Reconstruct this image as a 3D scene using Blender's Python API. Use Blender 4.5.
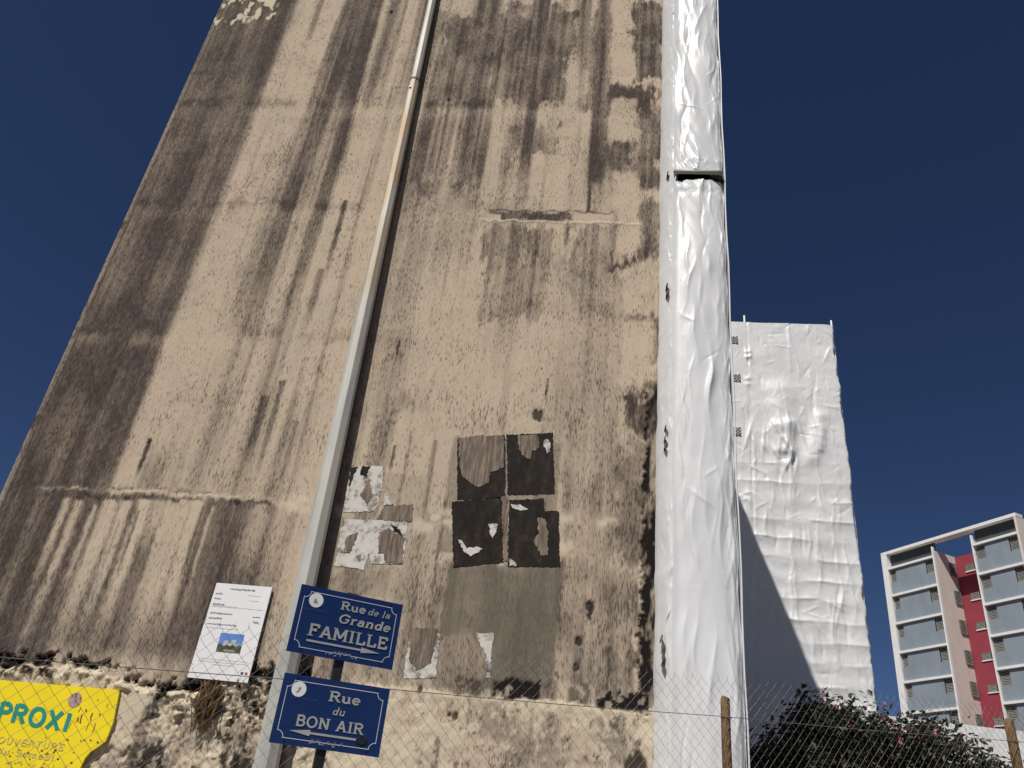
import bpy, bmesh, math, random
import numpy as np
from mathutils import Matrix, Vector

random.seed(7)
rng = np.random.default_rng(7)
scene = bpy.context.scene
for o in list(bpy.data.objects):
    bpy.data.objects.remove(o)

# ------------------------------------------------------------------ camera
EYE = 1.65                    # camera height above the pavement; heights "h" below are above the eye
W, H, F = 1024, 768, 810.0
CX, CY = 512.0, 384.0
_up = np.array([676 - CX, -1005 - CY, F]); _up /= np.linalg.norm(_up)      # zenith vanishing point
_fw = np.array([0, 0, 1.0])
_hf = _fw - _up * (_fw @ _up); _hf /= np.linalg.norm(_hf)
_rt = np.cross(_hf, _up)
if _rt[0] < 0: _rt = -_rt
_a = math.radians(8.0)
CR = np.array([_rt * math.cos(_a) - _hf * math.sin(_a), _hf * math.cos(_a) + _rt * math.sin(_a), _up])

def ray(x, y):
    return CR @ np.array([x - CX, y - CY, F])

cam = bpy.data.cameras.new('camera')
cam.sensor_fit = 'HORIZONTAL'; cam.sensor_width = 36.0
cam.lens = F / W * 36.0
cam.clip_start = 0.05; cam.clip_end = 3000
camo = bpy.data.objects.new('camera', cam)
scene.collection.objects.link(camo)
_m = Matrix.Identity(4)
for i, v in enumerate((CR @ [1, 0, 0], CR @ [0, -1, 0], CR @ [0, 0, -1])):
    for j in range(3): _m[j][i] = float(v[j])
_m[2][3] = EYE
camo.matrix_world = _m
scene.camera = camo

# ------------------------------------------------------------------ sky, sun, exposure
SUN_A, SUN_E = math.radians(29.0), math.radians(54.0)      # degrees left of the gable's normal, elevation
world = bpy.data.worlds.new('World'); scene.world = world
world.use_nodes = True
wn = world.node_tree
for n in list(wn.nodes): wn.nodes.remove(n)
sky = wn.nodes.new('ShaderNodeTexSky'); sky.sky_type = 'NISHITA'
sky.sun_disc = False
sky.sun_elevation = SUN_E
sky.sun_rotation = math.pi + SUN_A
sky.altitude = 1500; sky.air_density = 0.7; sky.dust_density = 0.1; sky.ozone_density = 3.5
bgn = wn.nodes.new('ShaderNodeBackground'); bgn.inputs['Strength'].default_value = 0.05
out = wn.nodes.new('ShaderNodeOutputWorld')
hsv = wn.nodes.new('ShaderNodeHueSaturation'); hsv.inputs['Saturation'].default_value = 1.10; hsv.inputs['Value'].default_value = .90; hsv.inputs['Hue'].default_value = .508
wn.links.new(sky.outputs[0], hsv.inputs['Color']); wn.links.new(hsv.outputs[0], bgn.inputs[0]); wn.links.new(bgn.outputs[0], out.inputs[0])

sl = bpy.data.lights.new('sun', 'SUN'); sl.energy = 4.6; sl.angle = math.radians(0.53); sl.color = (1.0, 0.95, 0.88)
so = bpy.data.objects.new('sun', sl); scene.collection.objects.link(so)
sdir = Vector((-math.sin(SUN_A) * math.cos(SUN_E), -math.cos(SUN_A) * math.cos(SUN_E), math.sin(SUN_E)))
so.rotation_euler = sdir.to_track_quat('Z', 'Y').to_euler()
so.location = (-10, -20, 40)

vs = scene.view_settings
vs.view_transform = 'Standard'; vs.look = 'None'; vs.exposure = 0.0; vs.gamma = 1.0
vs.use_curve_mapping = False
scene.render.engine = 'CYCLES'
scene.render.resolution_x = W; scene.render.resolution_y = H

# ------------------------------------------------------------------ helpers
COL = scene.collection

def put(name, me, mat=None, parent=None):
    o = bpy.data.objects.new(name, me); COL.objects.link(o)
    if mat is not None:
        me.materials.clear(); me.materials.append(mat)
    if parent is not None: o.parent = parent
    return o

def tag(o, label=None, cat=None, group=None, kind=None):
    if label: o['label'] = label
    if cat: o['category'] = cat
    if group: o['group'] = group
    if kind: o['kind'] = kind
    return o

def empty(name, loc=(0, 0, 0), rz=0.0):
    o = bpy.data.objects.new(name, None); COL.objects.link(o)
    o.location = loc; o.rotation_euler = (0, 0, rz); o.empty_display_size = 0.2
    return o

class MB:
    def __init__(s): s.v = []; s.f = []
    def add(s, vs, fs):
        b = len(s.v); s.v += [tuple(map(float, p)) for p in vs]; s.f += [tuple(b + i for i in f) for f in fs]; return s
    def box(s, a, b):
        x0, y0, z0 = [min(p, q) for p, q in zip(a, b)]; x1, y1, z1 = [max(p, q) for p, q in zip(a, b)]
        return s.add([(x0, y0, z0), (x1, y0, z0), (x1, y1, z0), (x0, y1, z0), (x0, y0, z1), (x1, y0, z1), (x1, y1, z1), (x0, y1, z1)],
                     [(0, 3, 2, 1), (4, 5, 6, 7), (0, 1, 5, 4), (1, 2, 6, 5), (2, 3, 7, 6), (3, 0, 4, 7)])
    def prism(s, pts, y0, y1):
        """outline pts in x,z seen from -y (any winding), extruded from y0 (front) to y1 (back)"""
        n = len(pts)
        A = sum(pts[i][0] * pts[(i + 1) % n][1] - pts[(i + 1) % n][0] * pts[i][1] for i in range(n))
        if A < 0: pts = pts[::-1]
        v = [(p[0], y0, p[1]) for p in pts] + [(p[0], y1, p[1]) for p in pts]
        f = [tuple(range(n)), tuple(range(2 * n - 1, n - 1, -1))]
        f += [(i, n + i, n + (i + 1) % n, (i + 1) % n) for i in range(n)]
        return s.add(v, f)
    def tube(s, pts, r, n=8, cap=True, rot=0.0):
        pts = [Vector(p) for p in pts]
        rs = r if isinstance(r, (list, tuple)) else [r] * len(pts)
        b = len(s.v)
        for i, p in enumerate(pts):
            d = (pts[min(i + 1, len(pts) - 1)] - pts[max(i - 1, 0)]).normalized()
            ref = Vector((0, 1, 0)) if abs(d.y) < 0.9 else Vector((1, 0, 0))
            u = d.cross(ref).normalized(); w = d.cross(u)
            for k in range(n):
                t = 2 * math.pi * k / n + rot
                s.v.append(tuple(p + (u * math.cos(t) + w * math.sin(t)) * rs[i]))
        for i in range(len(pts) - 1):
            for k in range(n):
                s.f.append((b + i * n + k, b + i * n + (k + 1) % n, b + (i + 1) * n + (k + 1) % n, b + (i + 1) * n + k))
        if cap:
            s.f.append(tuple(b + k for k in range(n))); s.f.append(tuple(b + (len(pts) - 1) * n + k for k in range(n - 1, -1, -1)))
        return s
    def mesh(s, name, smooth=False):
        me = bpy.data.meshes.new(name); me.from_pydata(s.v, [], s.f); me.update()
        if smooth: me.polygons.foreach_set('use_smooth', [True] * len(me.polygons))
        return me
    def fix(s, name, smooth=False):
        me = s.mesh(name, smooth)
        bm = bmesh.new(); bm.from_mesh(me); bmesh.ops.recalc_face_normals(bm, faces=bm.faces); bm.to_mesh(me); bm.free()
        return me

def build(name, mb, mat, parent=None, smooth=False):
    return put(name, mb.fix(name, smooth), mat, parent)

def bevelled(o, w=0.006, seg=2):
    m = o.modifiers.new('edge', 'BEVEL'); m.width = w; m.segments = seg; m.limit_method = 'ANGLE'; m.angle_limit = math.radians(40)
    return o

def grid_mesh(name, P, smooth=True, flip=False):
    """P: array (nz, nx, 3) -> mesh"""
    nz, nx, _ = P.shape
    me = bpy.data.meshes.new(name)
    idx = np.arange(nz * nx).reshape(nz, nx)
    q = np.stack([idx[:-1, :-1], idx[:-1, 1:], idx[1:, 1:], idx[1:, :-1]], -1).reshape(-1, 4)
    if flip: q = q[:, ::-1]
    me.vertices.add(nz * nx); me.vertices.foreach_set('co', np.ascontiguousarray(P, dtype=np.float32).ravel())
    nf = len(q)
    me.loops.add(nf * 4); me.loops.foreach_set('vertex_index', np.ascontiguousarray(q, dtype=np.int32).ravel())
    me.polygons.add(nf); me.polygons.foreach_set('loop_start', np.arange(0, nf * 4, 4, dtype=np.int32))
    me.polygons.foreach_set('loop_total', np.full(nf, 4, dtype=np.int32))
    me.polygons.foreach_set('use_smooth', np.full(nf, smooth))
    me.update(); me.validate()
    return me

def lattice(U, V, seed):
    """smooth value noise on a separable grid; U, V 1-d lattice coordinates"""
    r = np.random.default_rng(seed)
    U = U - U.min() + .37; V = V - V.min() + .21
    iu, iv = np.floor(U).astype(int), np.floor(V).astype(int)
    fu, fv = U - iu, V - iv
    fu = fu * fu * (3 - 2 * fu); fv = (fv * fv * (3 - 2 * fv))[:, None]
    R = r.random((iv.max() + 2, iu.max() + 2))
    A = R[:, iu] * (1 - fu) + R[:, iu + 1] * fu
    return A[iv] * (1 - fv) + A[iv + 1] * fv

def fbm(X, Z, sx, sz, seed, octv=3, gain=.5, lac=2.0):
    t = 0; a = 1; s = 0
    for k in range(octv):
        t = t + a * lattice(X * sx * 2 ** k, Z * sz * lac ** k, seed + 31 * k); s += a; a *= gain
    return t / s

def sstep(a, b, x):
    t = np.clip((x - a) / (b - a), 0, 1); return t * t * (3 - 2 * t)

# ------------------------------------------------------------------ materials
def nmat(name):
    m = bpy.data.materials.new(name); m.use_nodes = True
    nt = m.node_tree; b = nt.nodes['Principled BSDF']
    return m, nt, b

def N(nt, t, **kw):
    n = nt.nodes.new(t)
    for k, v in kw.items():
        if k in ('operation', 'blend_type', 'data_type', 'attribute_name', 'noise_dimensions', 'feature', 'distance'): setattr(n, k, v)
        else: n.inputs[k].default_value = v
    return n

def noise_node(nt, scale, detail=4, sx=1, sy=1, sz=1, rough=.55):
    tc = nt.nodes.new('ShaderNodeTexCoord'); mp = nt.nodes.new('ShaderNodeMapping')
    mp.inputs['Scale'].default_value = (sx, sy, sz)
    nt.links.new(tc.outputs['Object'], mp.inputs[0])
    n = nt.nodes.new('ShaderNodeTexNoise'); n.inputs['Scale'].default_value = scale; n.inputs['Detail'].default_value = detail
    n.inputs['Roughness'].default_value = rough
    nt.links.new(mp.outputs[0], n.inputs['Vector'])
    return n

def ramp(nt, src, stops):
    r = nt.nodes.new('ShaderNodeValToRGB'); cr = r.color_ramp
    while len(cr.elements) > 1: cr.elements.remove(cr.elements[-1])
    for i, (p, c) in enumerate(stops):
        e = cr.elements[0] if i == 0 else cr.elements.new(p)
        e.position = p; e.color = (*c, 1) if len(c) == 3 else c
    nt.links.new(src, r.inputs[0]); return r

def plain(name, col, rough=.7, var=.25, scale=6, metal=0.0, bump=0.0, bscale=40, spec=.5, stretch=(1, 1, 1)):
    """a colour with uneven wear"""
    m, nt, b = nmat(name)
    n = noise_node(nt, scale, 5, *stretch)
    lo = tuple(c * (1 - var) for c in col); hi = tuple(min(1, c * (1 + var)) for c in col)
    r = ramp(nt, n.outputs[0], [(.3, lo), (.7, hi)])
    nt.links.new(r.outputs[0], b.inputs['Base Color'])
    b.inputs['Roughness'].default_value = rough; b.inputs['Metallic'].default_value = metal
    b.inputs['Specular IOR Level'].default_value = spec
    if bump:
        n2 = noise_node(nt, bscale, 4)
        bp = nt.nodes.new('ShaderNodeBump'); bp.inputs['Strength'].default_value = bump; bp.inputs['Distance'].default_value = .01
        nt.links.new(n2.outputs[0], bp.inputs['Height']); nt.links.new(bp.outputs[0], b.inputs['Normal'])
    return m

def mottled(name, stops, scale=14, detail=6, rough=.9, stretch=(1, 1, 1)):
    m, nt, b = nmat(name)
    n = noise_node(nt, scale, detail, *stretch, rough=.65)
    r = ramp(nt, n.outputs[0], stops)
    nt.links.new(r.outputs[0], b.inputs['Base Color']); b.inputs['Roughness'].default_value = rough
    b.inputs['Specular IOR Level'].default_value = .2
    return m

# gable wall: four masks carried by the mesh say where soot, bare plaster, black dirt with painted shade and paste lie
M_wall, nt, b = nmat('stained_render')
L = nt.links.new
def attr(nm):
    n = nt.nodes.new('ShaderNodeAttribute'); n.attribute_name = nm; return n.outputs['Fac']
def math_n(op, a, b_=None, clamp=False):
    n = nt.nodes.new('ShaderNodeMath'); n.operation = op; n.use_clamp = clamp
    for i, v in enumerate((a, b_)):
        if v is None: continue
        if isinstance(v, (int, float)): n.inputs[i].default_value = v
        else: L(v, n.inputs[i])
    return n.outputs[0]
def mix_c(fac, a, c):
    n = nt.nodes.new('ShaderNodeMix'); n.data_type = 'RGBA'
    if isinstance(fac, (int, float)): n.inputs[0].default_value = fac
    else: L(fac, n.inputs[0])
    for k, v in ((6, a), (7, c)):
        if isinstance(v, tuple): n.inputs[k].default_value = (*v, 1)
        else: L(v, n.inputs[k])
    return n.outputs[2]
grain = noise_node(nt, 30, 6, 1, 1, .35, .7)          # fine vertical grain
fine = noise_node(nt, 110, 3, 1, 1, .5, .6)
tick = noise_node(nt, 62, 2, 1, 1, .17, .6)
mott = noise_node(nt, 9, 5, 1.3, 1, .5, .7)
clump = noise_node(nt, 2.3, 4, 1, 1, .7)            # short vertical ticks of dirt
broad = noise_node(nt, 1.6, 5, 1, 1, .5)
soot = attr('soot')
# smooth soot plus small dark ticks, denser where it is dirtier
thr = math_n('SUBTRACT', math_n('ADD', .568, math_n('MULTIPLY', math_n('SUBTRACT', .5, clump.outputs[0]), .34)), math_n('MULTIPLY', soot, .12))
t1 = math_n('MULTIPLY', math_n('SUBTRACT', tick.outputs[0], thr), 9.0, True)
g1 = math_n('MULTIPLY', math_n('SUBTRACT', grain.outputs[0], .5), .42)
g2 = math_n('MULTIPLY', math_n('SUBTRACT', mott.outputs[0], .5), .45)
s2 = math_n('ADD', math_n('MULTIPLY', soot, .95), math_n('ADD', g1, g2), True)
tan = ramp(nt, broad.outputs[0], [(.3, (.49, .412, .318)), (.5, (.535, .442, .330)), (.7, (.545, .438, .338))])
dark = ramp(nt, broad.outputs[0], [(.3, (.070, .053, .048)), (.7, (.088, .067, .060))])
c = mix_c(s2, tan.outputs[0], dark.outputs[0])
c = mix_c(math_n('MULTIPLY', t1, .64), c, (.040, .031, .027))
olive = ramp(nt, grain.outputs[0], [(.3, (.10, .09, .07)), (.7, (.17, .15, .115))])
c = mix_c(attr('paste'), c, olive.outputs[0])
bare = ramp(nt, fine.outputs[0], [(.3, (.54, .46, .33)), (.7, (.70, .62, .47))])
c = mix_c(attr('bare'), c, bare.outputs[0])
c = mix_c(attr('grime_shade'), c, (.014, .012, .011))
L(c, b.inputs['Base Color'])
b.inputs['Roughness'].default_value = .93; b.inputs['Specular IOR Level'].default_value = .12
bp = nt.nodes.new('ShaderNodeBump'); bp.inputs['Strength'].default_value = .55; bp.inputs['Distance'].default_value = .012
L(math_n('ADD', math_n('MULTIPLY', grain.outputs[0], .8), math_n('MULTIPLY', fine.outputs[0], .5)), bp.inputs['Height']); L(bp.outputs[0], b.inputs['Normal'])

def film(name, col, rough, scale, bump, coat=0.0):
    m, nt, b = nmat(name)
    n = noise_node(nt, 1.3, 6)
    r = ramp(nt, n.outputs[0], [(.3, tuple(c * .95 for c in col)), (.7, col)])
    nt.links.new(r.outputs[0], b.inputs['Base Color'])
    b.inputs['Roughness'].default_value = rough; b.inputs['Specular IOR Level'].default_value = .45
    n2 = noise_node(nt, scale, 5, 1, 1, .45)
    bp = nt.nodes.new('ShaderNodeBump'); bp.inputs['Strength'].default_value = bump; bp.inputs['Distance'].default_value = .02
    nt.links.new(n2.outputs[0], bp.inputs['Height']); nt.links.new(bp.outputs[0], b.inputs['Normal'])
    return m

M_film = film('white_shrink_film', (.72, .735, .745), .36, 16, .10)
M_film2 = film('white_shrink_film_far', (.72, .73, .735), .42, 11, .45)
M_pole = None

M_black = plain('black_paint', (.012, .012, .013), .45, .3)
M_steel = plain('galvanised_tube', (.36, .37, .36), .5, .2, 12, .6)
M_blue = plain('blue_enamel', (.008, .027, .112), .32, .08, 5, spec=.4)
M_letter = plain('faded_white_lettering', (.36, .37, .36), .5, .08, 20)
M_line = plain('white_line', (.55, .58, .60), .5, .05, 20)
M_sticker = plain('white_sticker', (.78, .78, .77), .5, .04)
M_scrib = plain('marker_scribble', (.30, .33, .38), .6, .2, 30)
M_scribd = plain('dark_marker_scribble', (.035, .06, .15), .6, .2, 30)
M_yellow = plain('yellow_panel', (.90, .72, .006), .5, .05, 4)
M_teal = plain('teal_letters', (.008, .27, .22), .55, .08, 8)
M_pale = plain('pale_faded_writing', (.62, .52, .14), .6, .2, 20)
M_pink = plain('pale_pink_spot', (.40, .28, .25), .8, .15, 20)
M_rust = plain('rust', (.22, .09, .02), .9, .4, 30)
M_paper = plain('white_board', (.80, .80, .81), .5, .02)
M_ink = plain('grey_print', (.25, .25, .26), .8, .2, 40)
M_inklt = plain('pale_grey_print', (.55, .55, .56), .8, .1, 40)
M_wood = mottled('rough_wood', [(.3, (.09, .052, .025)), (.5, (.18, .11, .052)), (.7, (.26, .17, .09))], 25, 6, .9, (1, 1, .2))
M_wire = plain('zinc_wire', (.19, .18, .17), .55, .3, 8, .2)
M_post_dark = mottled('black_poster_paste', [(.30, (.010, .0085, .007)), (.55, (.026, .021, .017)), (.68, (.050, .040, .032)), (.72, (.14, .12, .10)), (.80, (.36, .33, .28))], 6, 10, .9, (1.5, 1, .8))
M_post_brown = mottled('brown_torn_paper', [(.3, (.095, .072, .055)), (.45, (.15, .118, .094)), (.55, (.22, .175, .138)), (.72, (.34, .285, .23))], 14, 9, .95, (2.5, 1, .25))
M_post_white = mottled('white_torn_paper', [(.30, (.05, .045, .04)), (.40, (.30, .27, .23)), (.5, (.58, .56, .52)), (.8, (.70, .68, .64))], 9, 8, .9)

def pole_material():
    m, nt, b = nmat('weathered_zinc_pole')
    n = noise_node(nt, 3, 6, 1, 1, .25)
    r = ramp(nt, n.outputs[0], [(.3, (.36, .37, .35)), (.5, (.50, .50, .46)), (.66, (.55, .53, .46)), (.78, (.50, .38, .22))])
    tc = nt.nodes.new('ShaderNodeTexCoord'); sp = nt.nodes.new('ShaderNodeSeparateXYZ'); nt.links.new(tc.outputs['Object'], sp.inputs[0])
    g = ramp(nt, sp.outputs[2], [(0, (0, 0, 0)), (1, (1, 1, 1))]); 
    mr = nt.nodes.new('ShaderNodeMapRange'); mr.inputs[1].default_value = 7.5; mr.inputs[2].default_value = 14.8; nt.links.new(sp.outputs[2], mr.inputs[0])
    g = ramp(nt, mr.outputs[0], [(0, (0, 0, 0)), (.35, (.75, .75, .75)), (.93, (1, 1, 1)), (.98, (.1, .1, .1))])
    n2 = noise_node(nt, 9, 4, 1, 1, .12); g2 = ramp(nt, n2.outputs[0], [(.38, (0, 0, 0)), (.66, (1, 1, 1))])
    mu = nt.nodes.new('ShaderNodeMath'); mu.operation = 'MULTIPLY'; nt.links.new(g.outputs[0], mu.inputs[0]); nt.links.new(g2.outputs[0], mu.inputs[1])
    mxn = nt.nodes.new('ShaderNodeMix'); mxn.data_type = 'RGBA'; nt.links.new(mu.outputs[0], mxn.inputs[0]); nt.links.new(r.outputs[0], mxn.inputs[6]); mxn.inputs[7].default_value = (.46, .31, .14, 1)
    nt.links.new(mxn.outputs[2], b.inputs['Base Color'])
    b.inputs['Roughness'].default_value = .62; b.inputs['Metallic'].default_value = .15; b.inputs['Specular IOR Level'].default_value = .3
    return m
M_pole = pole_material()

# ------------------------------------------------------------------ terrain
def gz(x, y):
    s = .092 * ((x + 2.39) * .848 + (y - 3.58) * .53)
    return 2.6 * math.tanh(s / 2.6)
xs = np.concatenate([-np.geomspace(900, 12, 14), np.linspace(-11, 16, 55), np.geomspace(17, 900, 16)])
ys = np.concatenate([-np.geomspace(600, 6, 12), np.linspace(-5, 30, 71), np.geomspace(31, 1500, 18)])
P = np.zeros((len(ys), len(xs), 3))
for j, y in enumerate(ys):
    for i, x in enumerate(xs): P[j, i] = (x, y, gz(x, y) + .01 * math.sin(3.1 * x + y) * math.sin(2.3 * y))
M_ground = mottled('dry_earth', [(.3, (.10, .075, .05)), (.5, (.17, .13, .09)), (.7, (.22, .18, .13))], 1.5, 8)
tag(put('ground', grid_mesh('ground', P), M_ground), kind='structure')
# pavement the photographer stands on, parallel to the fence, with a kerb step
fd = Vector((math.cos(math.radians(32)), math.sin(math.radians(32)), 0)); fn = Vector((-fd.y, fd.x, 0))
F0 = fn * 4.3
def fpt(s, off, z): p = fd * s + fn * (4.3 + off); return (p.x, p.y, z)
mb = MB()
for k in range(30):
    s0, s1 = -20 + k * 1.5, -20 + (k + 1) * 1.5
    q = []
    for s in (s0, s1):
        for off in (-.25, -2.2):
            p = fpt(s, off, 0); q.append((p[0], p[1], gz(p[0], p[1])))
    t = [(a[0], a[1], a[2] + .05) for a in q]; u = [(a[0], a[1], a[2] - .2) for a in q]
    mb.add(t + u, [(0, 1, 3, 2), (1, 5, 7, 3), (0, 2, 6, 4)])
M_asph = mottled('asphalt', [(.3, (.04, .04, .04)), (.7, (.065, .063, .06))], 40, 6)
M_conc = mottled('pavement_concrete', [(.3, (.22, .21, .19)), (.7, (.30, .29, .26))], 6, 8)
tag(build('pavement', mb, M_conc), kind='structure')
mb = MB()
for k in range(45):
    s0, s1 = -30 + k * 1.5, -30 + (k + 1) * 1.5
    q = []
    for s in (s0, s1):
        for off in (-2.2, -9.0):
            p = fpt(s, off, 0); q.append((p[0], p[1], gz(p[0], p[1]) + .02))
    mb.add(q, [(0, 1, 3, 2)])
tag(build('road', mb, M_asph), kind='structure')

# ------------------------------------------------------------------ old block: stained gable
D = 10.4
XL, XR = -8.81, .72
ROOF = 16.75                      # above the eye
def WX(x, y, Y=D):
    r = ray(x, y); r = r * (Y / r[1]); return float(r[0]), float(r[2])

gx = np.arange(XL, XR + .001, .0185)
gh = np.concatenate([np.linspace(-1.9, .4, 40)[:-1], np.arange(.4, ROOF, .0205), [ROOF]])
XX, HH = np.meshgrid(gx, gh)
def nz_(sx, sz, seed, o=3, g=.5): return fbm(gx, gh, sx, sz, seed, o, g)

st_b = fbm(gx, gh, 1.8, .10, 1, 3, .5, 1.3)            # broad runs
st_m = fbm(gx, gh, 5, .16, 2, 4, .55, 1.5)              # medium runs
st_f = fbm(gx, gh, 16, .45, 3, 3, .6, 1.8)              # narrow runs
bl = nz_(.9, .7, 4, 4)                # cloudy patches
bl2 = nz_(3.2, 2.2, 5, 4)
wob = nz_(1.5, 1.5, 6, 3) - .5
wobf = nz_(9, 9, 7, 3) - .5
rag = nz_(14, 5, 8, 3) - .5
jag = nz_(22, 16, 34, 3, .7) - .5

_top = sstep(6.0, 10.5, HH)
soot = .10 + (.38 + .30 * _top) * (sstep(.40, .68, st_m * .6 + st_b * .4)) + .35 * (st_f - .5) + .45 * (bl - .5)
bare = np.zeros_like(soot); grime_shade = np.zeros_like(soot); paste = np.zeros_like(soot)
rel = np.zeros_like(soot)             # relief, + = towards the street

def mx(a, m, v): return a * (1 - m) + v * m
def region(x0, y0, x1, y1, soft=.12, ragx=.25, ragz=.25):
    """mask of the wall rectangle between two picture corners (top-left, bottom-right), ragged edges"""
    X0, H0 = WX(x0, y0); X1, H1 = WX(x1, y1)
    a, b_ = min(X0, X1), max(X0, X1); lo, hi = min(H0, H1), max(H0, H1)
    xx = XX + wob * ragx + rag * ragx * .8; hh = HH + wob * ragz + rag * ragz
    return sstep(a - soft / 2, a + soft / 2, xx) * (1 - sstep(b_ - soft / 2, b_ + soft / 2, xx)) * sstep(lo - soft / 2, lo + soft / 2, hh) * (1 - sstep(hi - soft / 2, hi + soft / 2, hh))
def run(x0, y0, y1, w, up=.02, down=.6, wv=.03):
    """a vertical run starting at picture point (x0, y0) and fading out towards height of (.., y1); w metres"""
    X0, H0 = WX(x0, y0)
    xv = x0 + (676 - x0) / (-1005 - y0) * (y1 - y0)
    H1 = WX(xv, y1)[1]
    ln = H0 - H1
    prof = np.exp(-np.abs((XX - X0 + wobf * wv + jag * .035) / (w * .62)) ** 3)
    return prof * (1 - sstep(H0 - up, H0 + up, HH + rag * .05)) * sstep(H1, H1 + ln * down, HH + rag * .2)

hlev = [WX(450, 107)[1], WX(550, 214)[1], WX(300, 339)[1], WX(250, 498)[1], WX(545, 700)[1]]

# --- left half: wide dark band down the corner
XB = WX(292, 0)[0]
bandm = 1 - sstep(XB - .06, XB + .16, XX + .12 * (st_m - .5) + .10 * rag)
soot = mx(soot, bandm, .78 + .45 * (st_m - .5) + .40 * (bl - .5) + .2 * (st_f - .5))
# near the crack and below: the clean light part begins further left
soot = mx(soot, (1 - bandm) * sstep(XB + .0, XB + .25, XX) * (1 - sstep(WX(330, 0)[0] - .1, WX(352, 0)[0], XX)) * sstep(hlev[3], hlev[3] + 1, HH), .17 + .2 * (st_f - .5) + .22 * (bl2 - .5))
# runs over the top left
for x0, y0, y1, w, s in [(352, 0, 130, .30, .6), (374, 0, 190, .28, .65), (396, 0, 180, .25, .5), (338, 20, 260, .12, .4), (322, 0, 60, .16, .4),
                         (364, 60, 330, .10, .5), (346, 200, 300, .09, .6), (302, 255, 345, .10, .55), (322, 268, 350, .14, .5), (331, 170, 260, .2, .45),
                         (312, 120, 235, .12, .3), (290, 60, 330, .06, .25), (275, 150, 420, .07, .25), (300, 300, 470, .10, .3),
                         (266, 395, 500, .15, .65), (283, 380, 520, .10, .55), (150, 440, 492, .07, .75), (297, 420, 560, .12, .4), (245, 330, 480, .1, .25)]:
    soot = np.maximum(soot, run(x0, y0, y1, w) * min(1, s * 1.25) * (1.0 + .6 * (st_f - .5)))
# light flecks of lost paint at the top corner
m = region(222, -14, 272, 18, .1, .4, .5) * (nz_(7, 4, 21, 4) > .5)
bare = np.maximum(bare, m)
# storey joints: faint bands, light below, dirty above
for k, hv in enumerate(hlev[:3]):
    hh = HH - hv + .09 * wob + .06 * wobf
    soot += .22 * np.exp(-((hh - .08 + .10 * rag) / .12) ** 2) * sstep(.40, .62, bl2) - .16 * np.exp(-((hh + .16) / .16) ** 2) * sstep(.3, .6, bl)
for hv, a in ((hlev[0] + 1.36, .14), (hlev[1] + 1.3, .10), (hlev[2] + 1.3, .10), (hlev[0] + .95, .10)):
    soot += a * np.exp(-((HH - hv + .05 * wob) / .05) ** 2) * (bl2 - .2)

# --- between the pole and the white film
XP = WX(432, 0)[0]
rt = sstep(XP, XP + .1, XX)
clean = region(395, 190, 655, 425, 1.3, .8, 1.6) * (1 - region(485, 225, 560, 330, .4, .5, .6))
soot = mx(soot, rt * clean * .75, .235 + .30 * (st_f - .5) + .62 * (bl - .5) + .25 * (bl2 - .5))
dk = [(450, 14, 568, 104, .62), (500, 30, 566, 102, .60), (590, 10, 612, 108, .55), (510, 122, 562, 152, .55), (605, 84, 662, 112, .8), (634, 0, 666, 80, .68), (600, 140, 634, 172, .62),
      (636, 105, 664, 190, .62), (640, 200, 664, 262, .50), (488, 226, 566, 262, .45), (490, 258, 562, 322, .42), (578, 215, 616, 330, .42), (596, 270, 640, 330, .36), (632, 318, 662, 366, .55), (628, 384, 656, 440, .8),
      (612, 258, 636, 268, .7), (505, 2, 560, 30, .5), (430, 8, 448, 90, .35), (540, 330, 640, 420, .22), (400, 370, 470, 420, .2), (620, 440, 654, 560, .52), (560, 430, 630, 560, .33),
      (558, 556, 640, 700, .42), (600, 640, 640, 694, .62), (440, 560, 556, 694, .45), (330, 560, 440, 690, .35)]
for x0, y0, x1, y1, s in dk:
    m = region(x0, y0, x1, y1, .22, .45, .45)
    soot = np.maximum(soot, m * (s * 1.12 + .5 * (st_f - .5) + .55 * (bl2 - .5)))
# pale vertical strips where something covered the wall, and clean squares along the right
XS = WX(570, 100)[0]
m = np.exp(-((XX - XS + .02 * wob) / .11) ** 6) * (1 - sstep(WX(570, 66)[1], WX(570, 50)[1], HH)) * sstep(WX(575, 440)[1], WX(575, 410)[1], HH)
soot = mx(soot, .75 * m, .07 + .1 * bl2)
for x0, y0, x1, y1 in [(612, 4, 632, 28), (612, 32, 633, 84), (613, 98, 636, 142), (614, 170, 636, 210), (618, 215, 640, 250), (622, 268, 648, 316), (622, 320, 652, 384), (640, 364, 655, 384)]:
    m = region(x0, y0, x1, y1, .12, .12, .12); soot = mx(soot, .8 * m, .08 + .22 * (bl2 - .4))
# runs on this half
for x0, y0, y1, w, s in [(450, 100, 175, .08, .55), (458, 30, 70, .07, .5), (533, 130, 155, .05, .6), (590, 185, 235, .06, .75), (612, 250, 275, .05, .6), (400, 340, 370, .04, .7),
                         (548, 378, 410, .035, .7), (536, 228, 300, .10, .55), (518, 228, 290, .08, .5), (503, 226, 300, .06, .4), (552, 228, 300, .06, .45), (470, 120, 330, .05, .25),
                         (440, 230, 300, .05, .35), (425, 250, 340, .06, .3), (452, 240, 330, .05, .35), (388, 420, 500, .05, .5), (412, 430, 560, .05, .35), (436, 440, 640, .07, .45),
                         (446, 500, 690, .05, .5), (395, 445, 480, .05, .6), (560, 560, 690, .12, .55), (575, 590, 690, .08, .4), (590, 600, 640, .06, .55)]:
    soot = np.maximum(soot, run(x0, y0, y1, w) * min(1, s * 1.25) * (1.0 + .6 * (st_f - .5)))
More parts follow.
